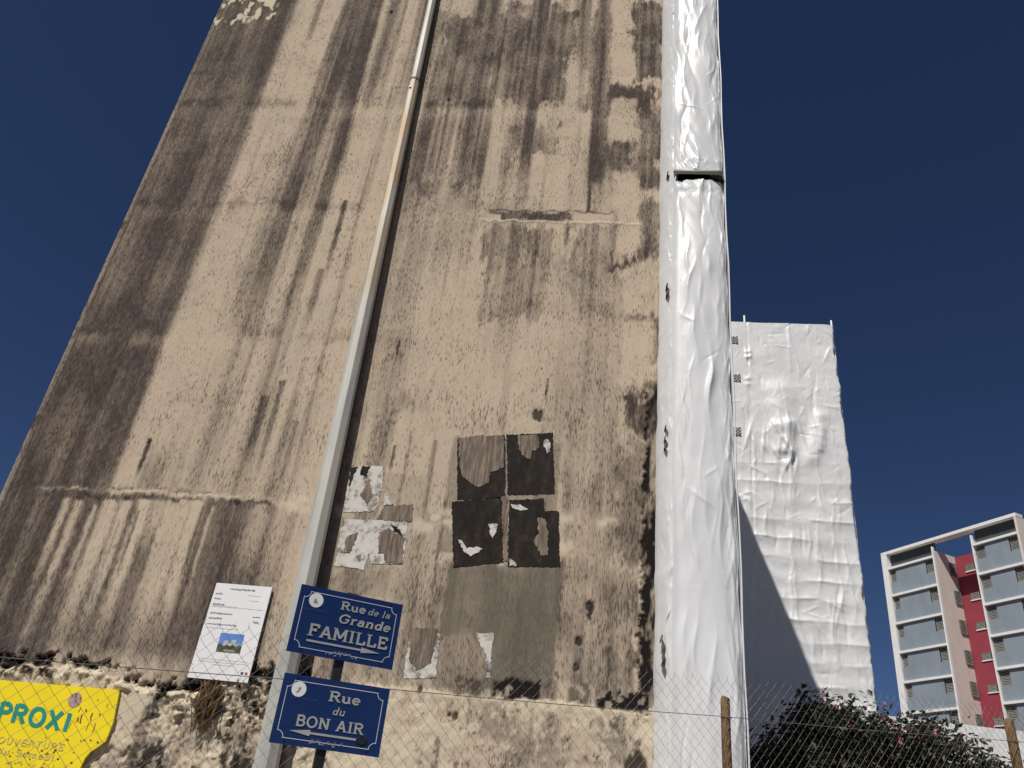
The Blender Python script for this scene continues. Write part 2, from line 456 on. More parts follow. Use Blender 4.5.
# peeling strip
m = region(488, 212, 610, 222, .06, .12, .12)
soot = mx(soot, m, .72 + .5 * (bl2 - .5)); 
hp = WX(550, 222)[1]
e = np.exp(-((HH - hp + .10 * wobf + .03 * wob) / .018) ** 2) * region(484, 200, 640, 240, .06, .1, .1)
bare = np.maximum(bare, e * .7); rel += .012 * e
hp2 = WX(550, 211.5)[1]
e = np.exp(-((HH - hp2 + .12 * wobf + .03 * wob) / .02) ** 2) * region(488, 200, 612, 240, .06, .1, .1)
grime_shade = np.maximum(grime_shade, e * .75)
m = region(486, 214, 500, 223, .06, .1, .1) + region(572, 213, 612, 226, .08, .15, .1); soot = mx(soot, np.clip(m, 0, 1), .06)

# --- the long crack at the storey joint and the streaks below it
hc = np.interp(gx, *zip(*[WX(x, y) for x, y in [(-10, 487), (40, 488), (100, 491), (150, 492), (200, 496), (263, 499), (300, 508), (360, 512), (460, 510), (560, 517), (650, 520)]]))[None, :]
dh = HH - hc + .05 * wob + .08 * wobf + .09 * jag
lm = sstep(WX(30, 488)[0], WX(60, 489)[0], XX) * (1 - sstep(WX(262, 499)[0], WX(275, 500)[0], XX))
e = np.exp(-(dh / .022) ** 2) * lm * np.clip(.25 + 3.2 * (nz_(3, 3, 35, 3) - .36), .15, 1)
bare = np.maximum(bare, np.clip(e, 0, 1) * .9); rel += .008 * e
lm2 = sstep(WX(470, 513)[0], WX(500, 514)[0], XX) * 0 + (region(275, 490, 470, 530, .2) + region(555, 500, 620, 535, .2)) * (nz_(2.5, 2.5, 12, 2) > .52)
e2 = np.exp(-((dh + .02) / .06) ** 2) * lm2; bare = np.maximum(bare, np.clip(e2, 0, 1) * .7)
below = np.exp(-((dh + .09) / .05) ** 2) * lm * (nz_(5, 3, 13, 3) > .56); grime_shade = np.maximum(grime_shade, below * .8)
above = np.exp(-((dh - .06) / .05) ** 2) * region(95, 470, 220, 495, .4, .3, .1) * (nz_(6, 4, 14, 3) > .48); soot = np.maximum(soot, above * .9)
bw = sstep(.02, .06, -dh) * sstep(hlev[4] - .1, hlev[4] + .25, HH)                 # zone under the crack
XLs = WX(70, 500)[0]; XRs = WX(300, 500)[0]
zl = bw * (1 - sstep(XRs - .1, XRs + .1, XX))
soot = mx(soot, zl, .76 + .45 * (st_m - .5) + .3 * (st_f - .5) + .2 * (bl - .5))
for x0, y0, y1, w, s in [(68, 498, 610, .10, .6), (80, 500, 720, .12, .55), (112, 500, 700, .20, .75), (128, 500, 680, .12, .8), (146, 500, 690, .16, .85), (160, 500, 560, .22, .5), (172, 500, 690, .12, .6), (184, 500, 700, .20, .85),
                         (199, 500, 680, .16, .9), (214, 505, 640, .05, .5), (96, 505, 640, .06, .5), (262, 505, 600, .25, .45), (286, 505, 640, .25, .5)]:
    m = run(x0, y0, y1, w, .03, .75, .05); soot = mx(soot, np.clip(m * s * 1.3, 0, 1), .02 + .15 * (st_f - .5)); bare = np.maximum(bare, np.clip(m * s - .35, 0, 1) * .6 * (st_f > .45))
for x0, y0, y1, w, s in [(139, 510, 600, .05, .7), (204, 505, 620, .06, .7), (192, 560, 690, .05, .6), (232, 500, 640, .16, .72), (216, 510, 660, .10, .65), (250, 505, 600, .07, .6), (60, 505, 640, .08, .6), (165, 600, 700, .07, .5), (120, 520, 660, .03, .5)]:
    soot = np.maximum(soot, run(x0, y0, y1, w) * s)
# faint dark runs under the crack right of the pole
zr = bw * rt * (1 - sstep(WX(440, 560)[0], WX(450, 560)[0], XX))
soot = np.maximum(soot, zr * (.20 + .6 * (st_m - .45)))

# --- grey-green paste panels under the posters
for x0, y0, x1, y1, s in [(450, 562, 503, 690, .85), (505, 562, 552, 690, .85), (454, 437, 552, 560, .6), (338, 470, 405, 600, .25)]:
    m = region(x0, y0, x1, y1, .04, .03, .05); paste = np.maximum(paste, m * s * (.85 + .4 * (bl2 - .5)))
m = region(443, 632, 484, 692, .05, .08, .12); paste *= (1 - m); soot = mx(soot, m, .60 + .6 * (bl2 - .5))

# --- black joint beside the film
XJ = WX(648, 600)[0]
jm = sstep(XJ - .09, XJ - .05, XX + .12 * wobf + .10 * wob + .10 * jag) * (1 - sstep(WX(650, 384)[1] - .1, WX(650, 384)[1] + .1, HH)) * sstep(hlev[4] - .02, hlev[4] + .02, HH)
grime_shade = np.maximum(grime_shade, jm * np.clip(.25 + 4 * (nz_(9, 3, 37, 4, .65) - .36), .15, 1))
rel -= .03 * jm
m = region(651, 430, 658, 500, .03, .03, .2); grime_shade *= (1 - .7 * m)

# --- foot of the wall: ledge, rubble and rough render, cavities painted dark as shade
hl = np.interp(gx, *zip(*[WX(x, y) for x, y in [(-10, 668), (20, 664), (60, 668), (100, 672), (150, 690), (200, 690), (240, 676), (285, 682), (400, 688), (440, 692), (500, 698), (560, 703), (650, 713), (670, 715)]]))[None, :]
dl = HH - hl + .07 * wob + .05 * wobf + .06 * jag
lowm = 1 - sstep(-.02, .02, dl)
right_low = lowm * sstep(WX(400, 690)[0], WX(430, 690)[0], XX)
left_low = lowm * (1 - sstep(WX(290, 690)[0], WX(310, 690)[0], XX))
mid_low = lowm - right_low - left_low
cl = nz_(5, 5, 15, 4); cl2 = nz_(11, 11, 16, 4)
soot = mx(soot, lowm, .16 + .9 * (cl - .5) + .5 * (cl2 - .5) + .4 * (st_m - .5))
bare = np.maximum(bare, lowm * sstep(.47, .54, cl2 * .4 + nz_(3, 1.6, 17, 4) * .6 + .2 * jag) * .85)
grime_shade = np.maximum(grime_shade, right_low * sstep(.655, .70, nz_(12, 5, 18, 5, .75)) * .6); paste = np.maximum(paste, right_low * sstep(.52, .62, nz_(2.5, 1.2, 36, 4)) * .45)
rel += lowm * (.018 + .02 * (cl - .5) + .02 * (cl2 - .5))
# broken edge above the ledge on the left, shade painted into its hollows
brk = sstep(-.03, -.01, dl) * (1 - sstep(.10, .17, dl + .25 * rag)) * (1 - sstep(WX(300, 690)[0], WX(320, 690)[0], XX)) * sstep(.44, .49, nz_(8, 7, 19, 5, .7))
grime_shade = np.maximum(grime_shade, brk); rel -= .06 * brk
rel += .04 * np.exp(-((dl + .05) / .06) ** 2) * left_low * sstep(.45, .6, cl2) + .05 * jag * left_low
grime_shade = np.maximum(grime_shade, left_low * np.exp(-(dl / .25) ** 2) * sstep(.53, .56, nz_(9, 8, 38, 5, .75)))
rub = region(185, 676, 272, 726, .15, .3, .3)
rr = .5 + 1.1 * (np.abs(nz_(8, 8, 20, 5, .75) - .5) * 2 - .22) * 1.2
soot = mx(soot, rub, .35 + 1.3 * (rr - .5)); rel += rub * (.13 * (np.clip(rr, .2, .9) - .5)); grime_shade = np.maximum(grime_shade, rub * sstep(.55, .60, nz_(10, 8, 24, 5, .7)) * .95)
bare = np.maximum(bare, rub * sstep(.6, .7, rr) * .6)
rough = left_low * (1 - sstep(WX(310, 740)[0], WX(330, 740)[0], XX)) * sstep(WX(110, 740)[0], WX(150, 740)[0], XX)
rel += rough * .06 * (nz_(5, 3, 22, 6, .72) - .5); grime_shade = np.maximum(grime_shade, rough * sstep(.58, .61, nz_(7, 5, 23, 5, .75)) * .9); soot = mx(soot, rough * (1 - rub), .30 + 1.1 * (nz_(4, 1.2, 33, 4) - .5))
pit = region(255, 690, 330, 770, .15, .3, .3); rel += pit * .10 * (nz_(8, 8, 26, 5, .72) - .5); grime_shade = np.maximum(grime_shade, pit * sstep(.56, .61, nz_(8, 8, 27, 5, .7)) * .9)
# pale bared plaster shapes left of the notice
for x0, y0, x1, y1 in [(58, 666, 98, 692), (112, 678, 146, 712), (118, 690, 140, 745), (178, 690, 200, 716)]:
    m = region(x0, y0, x1, y1, .06, .25, .25); bare = np.maximum(bare, m * .85); grime_shade *= (1 - m); rel += .03 * m
# black line over the right ledge: soot and shadow painted together
up = np.exp(-((dl - .12) / .13) ** 2)
for x0, x1, s in [(455, 478, .55), (492, 540, .9), (540, 556, .5), (568, 590, .6), (596, 650, .9)]:
    m = sstep(WX(x0, 695)[0] - .03, WX(x0, 695)[0] + .03, XX) * (1 - sstep(WX(x1, 705)[0] - .03, WX(x1, 705)[0] + .03, XX))
    cut = 1 - sstep(.20, .26, dl + .15 * rag)
    grime_shade = np.maximum(grime_shade, m * cut * sstep(-.01, .02, dl) * s * (.35 + .8 * (nz_(10, 10, 25, 3) > .42)))
e = np.exp(-((dl + .03) / .04) ** 2) * right_low * sstep(.35, .6, cl2); bare = np.maximum(bare, e * .9)
e = np.exp(-((dl - .0) / .03) ** 2) * mid_low; bare = np.maximum(bare, e * .5)
m = region(628, 752, 645, 775, .05, .2, .3); grime_shade = np.maximum(grime_shade, m * .9)
# nail holes and knocks
for x, y, r in [(149, 441, .05), (536, 416, .07), (449, 100, .04), (578, 642, .05), (590, 607, .08), (577, 667, .06), (392, 12, .03), (420, 690, .05), (455, 716, .05), (449, 715, .04)]:
    X0, H0 = WX(x, y); m = np.exp(-(((XX - X0) / r) ** 2 + ((HH - H0) / (r * 1.3)) ** 2) * np.clip(1 + 3 * rag, .3, 3)); m = sstep(.42, .62, m + .5 * jag); grime_shade = np.maximum(grime_shade, m * .85); rel -= .02 * m
for x, y, r in [(435, 517, .10), (425, 527, .14), (563, 519, .08), (603, 523, .08), (448, 522, .1), (290, 505, .12), (302, 499, .1), (560, 548, .1)]:
    X0, H0 = WX(x, y); m = np.exp(-(((XX - X0) / r) ** 2 + ((HH - H0) / (r * .6)) ** 2) * np.clip(1 + 4 * rag, .3, 3)); bare = np.maximum(bare, np.clip(m * 1.4, 0, 1) * .8)

# left corner: edge chipped
ce = np.exp(-((XX - XL) / .10) ** 2); soot = mx(soot, ce * .6, .45 + .8 * (st_f - .5)); grime_shade = np.maximum(grime_shade, ce * sstep(.68, .74, nz_(6, 3, 28, 3)) * .8)
ce2 = np.exp(-((XX - XL - .12) / .05) ** 2); soot = np.maximum(soot, ce2 * .85)

rel += .010 * (bl2 - .5) + .012 * (nz_(2.5, 1.2, 29, 3) - .5) + .006 * (st_f - .5)
ypm = region(-100, 672, 124, 800, .1, 0, 0); rel = np.where(ypm > .02, np.minimum(rel, .045), rel)
pflat = np.maximum(region(325, 455, 412, 605, .1, 0, 0), region(396, 425, 566, 692, .1, 0, 0)); rel *= (1 - pflat)
soot = np.clip(soot, -.2, 1.2); soot = .39 + (soot - .42) * 1.42
YY = D - rel
P = np.stack([XX, YY, HH + EYE], -1)
P[:, 0, 0] += .02 * (nz_(1, 6, 30, 4)[:, 0] - .5) * 3
P[:, 0, 1] += .16; P[:, -1, 1] += .16; P[-1, :, 1] += .16     # returns at the edges
me = grid_mesh('gable_wall', P)
for nm, a in (('soot', soot), ('bare', bare), ('grime_shade', grime_shade), ('paste', paste)):
    at = me.attributes.new(nm, 'FLOAT', 'POINT'); at.data.foreach_set('value', np.clip(a, 0, 1).astype(np.float32).ravel())
YF = 23.6                           # plane of the film on the block behind
block = empty('old_apartment_block', (0, 0, 0))
tag(block, 'old apartment block with tall windowless gable, tan render streaked with black soot', 'building')
put('gable_wall', me, M_wall, block)
M_side = mottled('grimy_render', [(.3, (.12, .09, .07)), (.6, (.30, .23, .16)), (.8, (.36, .28, .2))], 1.2, 8, .95, (1, 1, .3))
build('side_wall', MB().box((XL + .01, D + .12, -1.2), (XR - .01, YF + 6, EYE + ROOF - .02)), M_side, block)
build('roof', MB().box((XL - .05, D + .3, EYE + ROOF - .02), (XR - .05, YF + 6, EYE + ROOF + .12)), M_conc, block)

# ------------------------------------------------------------------ film-wrapped scaffolding
def folds(gx, gh, n, seed, amp, lmin, lmax, wmin, wmax, tilt=.25, hrange=None, xrange_=None, ex=1.4):
    """sum of narrow raised folds in a sheet"""
    r = np.random.default_rng(seed); out = np.zeros((len(gh), len(gx)))
    for _ in range(n):
        x0 = r.uniform(*(xrange_ or (gx[0], gx[-1]))); h0 = r.uniform(*(hrange or (gh[0], gh[-1])))
        ln = r.uniform(lmin, lmax); w = r.uniform(wmin, wmax); t = r.normal(0, tilt); a = amp * r.uniform(.3, 1) * (1 if r.random() < .75 else -1)
        R = ln * 1.3 + w * 4
        i0, i1 = np.searchsorted(gx, [x0 - R, x0 + R]); j0, j1 = np.searchsorted(gh, [h0 - R, h0 + R])
        if i1 - i0 < 2 or j1 - j0 < 2: continue
        dx = gx[None, i0:i1] - x0; dz = gh[j0:j1, None] - h0
        u = dx * math.cos(t) + dz * math.sin(t) + .06 * ln * np.sin(dz * 3 / ln + x0 * 7); v = -dx * math.sin(t) + dz * math.cos(t)
        out[j0:j1, i0:i1] += a * np.exp(-(np.abs(u) / w) ** ex) * np.exp(-(v / ln) ** 2)
    return out

# --- the wrapped end bay beside the gable
YS = 9.9; SX0, SX1 = .865, 1.665
sc = empty('wrapped_scaffold', (1.3, 10.0, gz(1.3, 10)))
tag(sc, 'narrow scaffold tower wrapped in glossy white plastic film against the stained gable', 'scaffold')
def sheet_front(name, h0, h1, seed):
    x = np.linspace(SX0, SX1, 64); h = np.arange(h0, h1, .0165)
    Xs, Hs = np.meshgrid(x, h)
    u = (Xs - SX0) / (SX1 - SX0)
    y = .055 * np.sin(np.pi * u) * (.6 + .8 * fbm(x, h, 1.2, .5, seed, 2)) - .02
    y += .05 * (fbm(x, h, 2.5, .9, seed + 1, 3) - .5)
    y += folds(x, h, int(3.6 * (h1 - h0)), seed + 2, .034, .25, .75, .03, .07, .07, ex=1.1)
    y += folds(x, h, int(1.6 * (h1 - h0)), seed + 3, .014, .08, .25, .010, .025, .6, ex=1.0)
    y += folds(x, h, int(2.0 * (h1 - h0)), seed + 7, .022, .3, .8, .012, .03, .05, ex=.95)
    y += folds(x, h, int(5 * (h1 - h0)), seed + 4, .014, .25, .7, .008, .02, .04, xrange_=(SX0 + .68, SX1))
    # creases fanning down and up from the slit
    for c, sgn in ((h1 if h1 < 12 else h0, -1 if h1 < 12 else 1),):
        near = np.exp(-np.abs(Hs - c) / .45)
        y += .035 * near * (np.sin((Xs * 34 + Hs * 16) + 3 * fbm(x, h, 3, 2, seed + 9, 2)) ** 3) * (fbm(x, h, 4, 1.5, seed + 6, 2))
        near2 = np.exp(-((Hs - c - sgn * .22) / .12) ** 2)
        y += .03 * near2 * (fbm(x, h, 9, 6, seed + 8, 4) - .5)
    edge = np.exp(-((1 - u) / .04) ** 2)
    y = y * sstep(0, .16, u) + .010 * (fbm(x, h, 1, 4, seed + 12, 3) - .5) * (1 - sstep(0, .1, u))
    lw_ = 1 - sstep(0, .12, u)
    Pp = np.stack([Xs + lw_ * .05 * (fbm(x, h, .1, 1.6, seed + 15, 4) - .5) + .012 * (fbm(x, h, .1, 2.5, seed + 5, 4) - .5) * (2 * u) + .014 * np.sin(Hs * np.pi) ** 2 * u, YS - y + .05 * edge, Hs + EYE], -1)
    return put(name, grid_mesh(name, Pp), M_film, sc)
HS0, HS1 = WX(697, 180.5, YS)[1], WX(697, 172, YS)[1]
for o in (sheet_front('front_sheet', -1.6, HS0, 100), sheet_front('front_sheet', HS1, ROOF + .25, 200)):
    o.location = (-1.3, -10, -gz(1.3, 10))
LOC = (-1.3, -10.0, -gz(1.3, 10))
def scp(name, mb, mat, smooth=False):
    o = build(name, mb, mat, sc, smooth); o.location = LOC; return o
# the sheet folded back to the wall
x = np.linspace(0, 1, 26); h = np.arange(-1.6, ROOF + .25, .018)
U, Hs = np.meshgrid(x, h)
bul = .09 * np.sin(np.pi * U) * (fbm(x, h, 1, .8, 300, 3) - .1) + .02 * (fbm(x, h, 4, 3, 301, 3) - .5) + (folds(x, h, 420, 302, .030, .05, .25, .03, .09, .9)) * sstep(0, .12, 1 - U)
Xp = .685 + (SX0 + .05 - .685) * U + .3 * bul + .018 * (fbm(x, h, .05, 2, 303, 4) - .5) * (1 - U) * 2
Yp = D - .02 - (D - .02 - YS - .03) * U ** .7 - bul * (1 - U ** 6)
o = put('return_sheet', grid_mesh('return_sheet', np.stack([Xp, Yp, Hs + EYE], -1)), M_film, sc); o.location = LOC
# outer long side, running back along the hidden facade
x = np.linspace(YS + .02, YF, 90); h = np.arange(-1.6, ROOF + .25, .08)
U, Hs = np.meshgrid(x, h)
y = .05 * (fbm(x, h, .8, .8, 310, 3) - .5) + folds(x, h, 150, 311, .02, .3, .9, .04, .1, .15)
o = put('long_side_sheet', grid_mesh('long_side_sheet', np.stack([SX1 + .012 + y, U, Hs + EYE], -1)), M_film, sc); o.location = LOC
o = scp('top_sheet', MB().box((.70, YS + .06, EYE + ROOF + .17), (SX1 - .02, YF, EYE + ROOF + .20)), M_film)
# tubes
for yy in (YS + .09, YS + 1.2):
    scp('standard', MB().tube([(SX1 - .05, yy, gz(SX1, yy)), (SX1 - .05, yy, EYE + ROOF + .16)], .024, 10), M_steel, True)
    scp('standard', MB().tube([(SX0 + .06, yy, gz(SX0, yy)), (SX0 + .06, yy, EYE + ROOF + .16)], .024, 10), M_steel, True)
scp('corner_cord', MB().tube([(SX1 + .03 + .008 * math.sin(k * 1.7), YS + .01, EYE - 1.5 + k * .6) for k in range(31)], .011, 6), M_film, True)
hm = (HS0 + HS1) / 2 + EYE
scp('transom', MB().tube([(SX0 + .0, YS - .055, hm + .045), (SX1 - .02, YS - .055, hm + .03)], .040, 12), plain('pale_green_tube', (.42, .46, .40), .5, .1), True)
scp('coupler', MB().tube([(SX1 - .17, YS + .03, hm), (SX1 - .1, YS + .01, hm + .03), (SX1 - .03, YS + .05, hm - .01), (SX1 + .0, YS + .1, hm + .03)], [.035, .06, .05, .04], 8), plain('dark_rusty_coupler', (.05, .035, .025), .8, .4), False)
for k in range(9):
    z = EYE - .2 + 2.0 * k
    scp('deck', MB().box((SX0 + .09, YS + .12, z), (SX1 - .09, YS + 12.5, z + .045)), M_wood)
# tears in the fold where timber and ties show through
M_tear = plain('brown_tie', (.16, .12, .07), .9, .5, 30)
M_tear2 = plain('dark_gap', (.07, .065, .055), .9, .4, 30)
for (px, py, hgt, wd, mt) in [(667.5, 174, .22, .035, M_tear2), (667, 286, .14, .05, M_tear2), (667, 293, .18, .05, M_tear), (665.5, 427, .10, .03, M_tear2), (665, 438, .12, .03, M_tear), (664.8, 446, .13, .02, M_tear2), (661.5, 638, .16, .035, M_tear), (662, 650, .14, .02, M_tear), (662.5, 662, .18, .03, M_tear2)]:
    X0, h0 = WX(px, py, 10.02)
    pts = []
    for k in range(10):
        t = 2 * math.pi * k / 10; rr_ = random.uniform(.6, 1.1)
        pts.append((X0 + wd * .36 * math.cos(t) * rr_ + .008 * math.sin(t), h0 + EYE + hgt * .27 * math.sin(t) * rr_))
    scp('tear', MB().prism(pts, 9.985, 10.12), mt)

# --- the big wrapped block behind
fb = empty('wrapped_building', (4.6, YF, gz(4.6, YF)))
tag(fb, 'tall building behind, fully sheeted in white crinkled plastic film', 'building')
LF = (-4.6, -YF, -gz(4.6, YF))
FX0, FX1, FTOP = 1.78, 7.51, 16.75
x = np.arange(FX0, FX1 + .01, .03); h = np.arange(-2.0, FTOP + .01, .03)
Xs, Hs = np.meshgrid(x, h)
def FXY(px, py): return WX(px, py, YF)
y = .10 * (fbm(x, h, .5, .4, 400, 3) - .5) + .03 * (fbm(x, h, 2, 2, 401, 3) - .5)
low = 1 - sstep(9.5, 12.5, Hs + 1.5 * (fbm(x, h, .4, .1, 402, 2) - .5))
ph = (Hs + .34 * (fbm(x, h, .45, .6, 403, 4) - .5)) / .60
rib = (1 - np.abs(np.sin(np.pi * ph))) ** 3
y += low * rib * .04 * np.clip(2.6 * fbm(x, h, .8, 2.2, 404, 3) - 1.05, 0, 1) - low * .012 * np.sin(np.pi * ph) ** 2
y += folds(x, h, 260, 405, .05, .25, .9, .03, .07, .08, ex=1.05) * (.45 + .55 * low)
y += folds(x, h, 420, 406, .026, .08, .3, .02, .05, .8, ex=1.0)
# big blown folds in the middle of the sheet
for (pa, pb, w, a) in [((780, 392), (785, 425), .42, .13), ((775, 428), (777, 450), .15, .07), ((788, 425), (790, 452), .17, .09), ((782, 440), (783, 452), .11, .05), ((820, 418), (812, 458), .24, .08), ((822, 430), (820, 450), .10, .04)]:
    X0, h0 = FXY(*pa); X1, h1 = FXY(*pb)
    ln = math.hypot(X1 - X0, h1 - h0); ux, uh = (X1 - X0) / ln, (h1 - h0) / ln
    t = np.clip((Xs - X0) * ux + (Hs - h0) * uh, 0, ln)
    d2 = (Xs - X0 - t * ux) ** 2 + (Hs - h0 - t * uh) ** 2
    y += a * np.exp(-d2 / w ** 2)
xf, hf_ = FXY(787, 455)
for _ in range(26):
    X0 = xf + rng.normal(0, .55); h0 = hf_ + rng.normal(.2, .45); w = rng.uniform(.03, .07); ln = rng.uniform(.15, .5); tt = rng.normal(0, .35)
    dx, dz = Xs - X0, Hs - h0
    y += rng.uniform(.02, .07) * np.exp(-(np.abs(dx + dz * tt) / w) ** 1.4) * np.exp(-(dz / ln) ** 2)
# seam with lumps
xs0 = np.interp(h, [FXY(757, 700)[1], FXY(752, 460)[1], FXY(747, 330)[1]], [FXY(757, 700)[0], FXY(752, 460)[0], FXY(747, 330)[0]])[:, None]
ds = Xs - xs0 + .03 * (fbm(x, h, .1, 3, 407, 2) - .5)
y -= (.035 * np.exp(-(ds / .03) ** 2) - .02 * np.exp(-((ds - .07) / .05) ** 2)) * sstep(.35, .6, fbm(x, h, .1, .8, 411, 3))
for py, a in ((352, .04), (357, .06), (379, .04), (384.5, .03)):
    X0, h0 = FXY(748, py); y += a * np.exp(-(((Xs - X0) / .10) ** 2 + ((Hs - h0) / .08) ** 2))
# the left edge swings forward next to the near scaffold
y += .9 * np.clip((2.3 - Xs) / .6, 0, 1)
x_far, h_far, y_far = x, h, y
rx = np.exp(-((FX1 - Xs) / .5) ** 2)
Pp = np.stack([Xs + rx * .16 * (fbm(x, h, .1, 2.2, 408, 4) - .5), YF - y + .25 * np.exp(-((FX1 - Xs) / .05) ** 2), Hs + EYE + .05 * np.exp(-((Hs - FTOP) / .2) ** 2) * (fbm(x, h, 1.2, .1, 409, 3) - .7)], -1)
o = put('front_sheet', grid_mesh('front_sheet', Pp), M_film2, fb); o.location = LF
def fbp(name, mb, mat, smooth=False):
    o = build(name, mb, mat, fb, smooth); o.location = LF; return o
x = np.linspace(YF + .2, YF + 14, 90); h = np.arange(-2, FTOP, .12)
U, Hs2 = np.meshgrid(x, h)
o = put('side_sheet', grid_mesh('side_sheet', np.stack([FX1 - .03 + .08 * (fbm(x, h, .8, .8, 410, 3) - .5), U, Hs2 + EYE], -1)), M_film2, fb); o.location = LF
fbp('top_sheet', MB().box((FX0, YF + .1, EYE + FTOP - .16), (FX1 - .06, YF + 14, EYE + FTOP - .1)), M_film2)
fbp('core', MB().box((FX0, YF + 1.2, -2), (FX1 - 1, YF + 14, EYE + FTOP - .2)), M_side)
for px, py, t in ((745.5, 313, .5), (833, 318, .3)):
    X0 = FXY(px, 325)[0]; z1 = FXY(px, py)[1]
    fbp('standard', MB().tube([(X0, YF + .16, 0), (X0, YF + .16, EYE + z1)], .03, 8), M_film2, True)
M_weave = plain('grey_vent_weave', (.16, .15, .14), .8, .3, 20)
for px, py in ((733.5, 340), (736, 378), (736, 431.5)):
    X0, h0 = FXY(px, py); s_ = .13; z0 = h0 + EYE
    yv = YF - float(y_far[np.argmin(abs(h_far - h0)), np.argmin(abs(x_far - X0))]) - .03
    vent = fbp('vent_patch', MB().prism([(X0 - s_, z0 - s_), (X0 + s_, z0 - s_), (X0 + s_, z0 + s_), (X0 - s_, z0 + s_)], yv, yv + .12), M_film2)
    mb = MB()
    for k in range(-2, 3):
        for sg in (1, -1):
            a = max(-s_, -s_ + k * s_ * .8) if k > 0 else -s_; 
            pts = []
            for t in np.linspace(-1, 1, 21):
                xx_, zz_ = t * s_, sg * (t * s_) + k * s_ * .8
                if abs(zz_) <= s_: pts.append((X0 + xx_, yv - .004, z0 + zz_))
            if len(pts) > 1: mb.tube([pts[0], pts[-1]], .014, 5)
    o = build('vent_weave', mb, M_weave, vent)

# --- white hoarding along the foot of that block
hd = empty('sheeted_hoarding', (8, 21.5, gz(8, 21.5)))
tag(hd, 'low hoarding covered with white sheeting behind the flowering bush', 'hoarding')
LH = (-8, -21.5, -gz(8, 21.5))
x = np.arange(3.0, 16, .05); 
tl = np.interp(x, [3.0, 3.8, 4.3, 5.0, 6.2, 16], [5.2, 4.55, 4.1, 3.95, 3.84, 3.62])
v = np.linspace(0, 1, 100)
XX2, V = np.meshgrid(x, v)
Z2 = EYE - 2 + (tl[None, :] + 2) * V + .03 * (fbm(x, v, 1.2, .1, 501, 3) - .5) * V
y = .10 * (fbm(x, v, 1, 3, 502, 3) - .5) + folds(x, v * 5.6, 160, 503, .03, .2, .6, .03, .08, .5) + .6 * np.clip((4.3 - XX2), 0, 2) * -.6
o = put('sheet', grid_mesh('sheet', np.stack([XX2, 21.5 - y, Z2], -1)), M_film2, hd); o.location = LH
for k in range(6):
    xx_ = 5 + k * 2
    o = build('post', MB().tube([(xx_, 21.7, gz(xx_, 21.7) - .3), (xx_, 21.7, EYE + 3.5)], .04, 8), M_wood, hd); o.location = LH

# ------------------------------------------------------------------ lamp column
def pole_at(z):     # centre line: leans a little along the wall and towards it
    t = (z - EYE - .6) / 14.8
    return Vector((-3.80 + (-4.07 + 3.80) * t, D - .195 + .09 * t, z))
pl = empty('lamp_column', tuple(pole_at(gz(-3.8, D - .3))))
tag(pl, 'tall octagonal zinc lamp column, faintly rust stained, rising close to the gable', 'lamp post')
LP = tuple(-c_ for c_ in pl.location)
def rad(z): return .155 - .0043 * (z - 1)
zj = WX(414, 80, D - .15)[1] + EYE
def pp(name, z0, z1, r0, r1, mat):
    n = 14
    o = build(name, MB().tube([pole_at(z0 + (z1 - z0) * k / n) for k in range(n + 1)], [r0 + (r1 - r0) * k / n for k in range(n + 1)], 8, True, math.radians(20)), mat, pl)
    o.location = LP; bevelled(o, .006, 2); return o
pp('lower_shaft', gz(-3.8, 10.1), zj, rad(0), rad(zj), M_pole)
pp('upper_shaft', zj - .02, EYE + ROOF + 1.2, rad(zj) * .93, rad(18) * .93, M_pole)
pp('joint_ring', zj - .03, zj + .02, rad(zj) * .99 + .006, rad(zj) * .98 + .004, plain('dark_joint', (.09, .08, .06), .8, .3))
q = pole_at(zj - .28); o = build('set_screw', MB().tube([q + Vector((-.03, -rad(zj) - .012, 0)), q + Vector((-.03, -rad(zj) + .03, 0))], .022, 8), M_black, pl); o.location = LP
q = pole_at(EYE + ROOF + 1.2)
o = build('lamp_arm', MB().tube([q + Vector((0, 0, -.1)), q + Vector((0, -.1, .5)), q + Vector((0, -.6, .9)), q + Vector((0, -1.5, 1.05))], [.08, .06, .045, .04], 8), M_pole, pl); o.location = LP
o = build('lamp_head', MB().box(q + Vector((-.14, -2.2, 1.0)), q + Vector((.14, -1.4, 1.14))), M_pole, pl); o.location = LP; bevelled(o, .04, 3)

strip_path = [pole_at(gz(-3.8, 10.1) + (EYE + ROOF + 1.0 - gz(-3.8, 10.1)) * k / 14) for k in range(15)]  # black tube added along the column to deepen its shadow strip
o = build('shadow_strip', MB().tube([p + Vector((rad(p.z) * .80, rad(p.z) * .42 + .01, 0)) for p in strip_path], [.052 - .0022 * k for k in range(15)], 8), M_black, pl, True); o.location = LP
# ------------------------------------------------------------------ lettering
def arc(cx, cy, rx, ry, a0, a1, n=14):
    return [(cx + rx * math.cos(math.radians(a0 + (a1 - a0) * k / n)), cy + ry * math.sin(math.radians(a0 + (a1 - a0) * k / n))) for k in range(n + 1)]
def sf(x, y, w=.26): return [(x - w / 2, y), (x + w / 2, y)]       # a slab serif
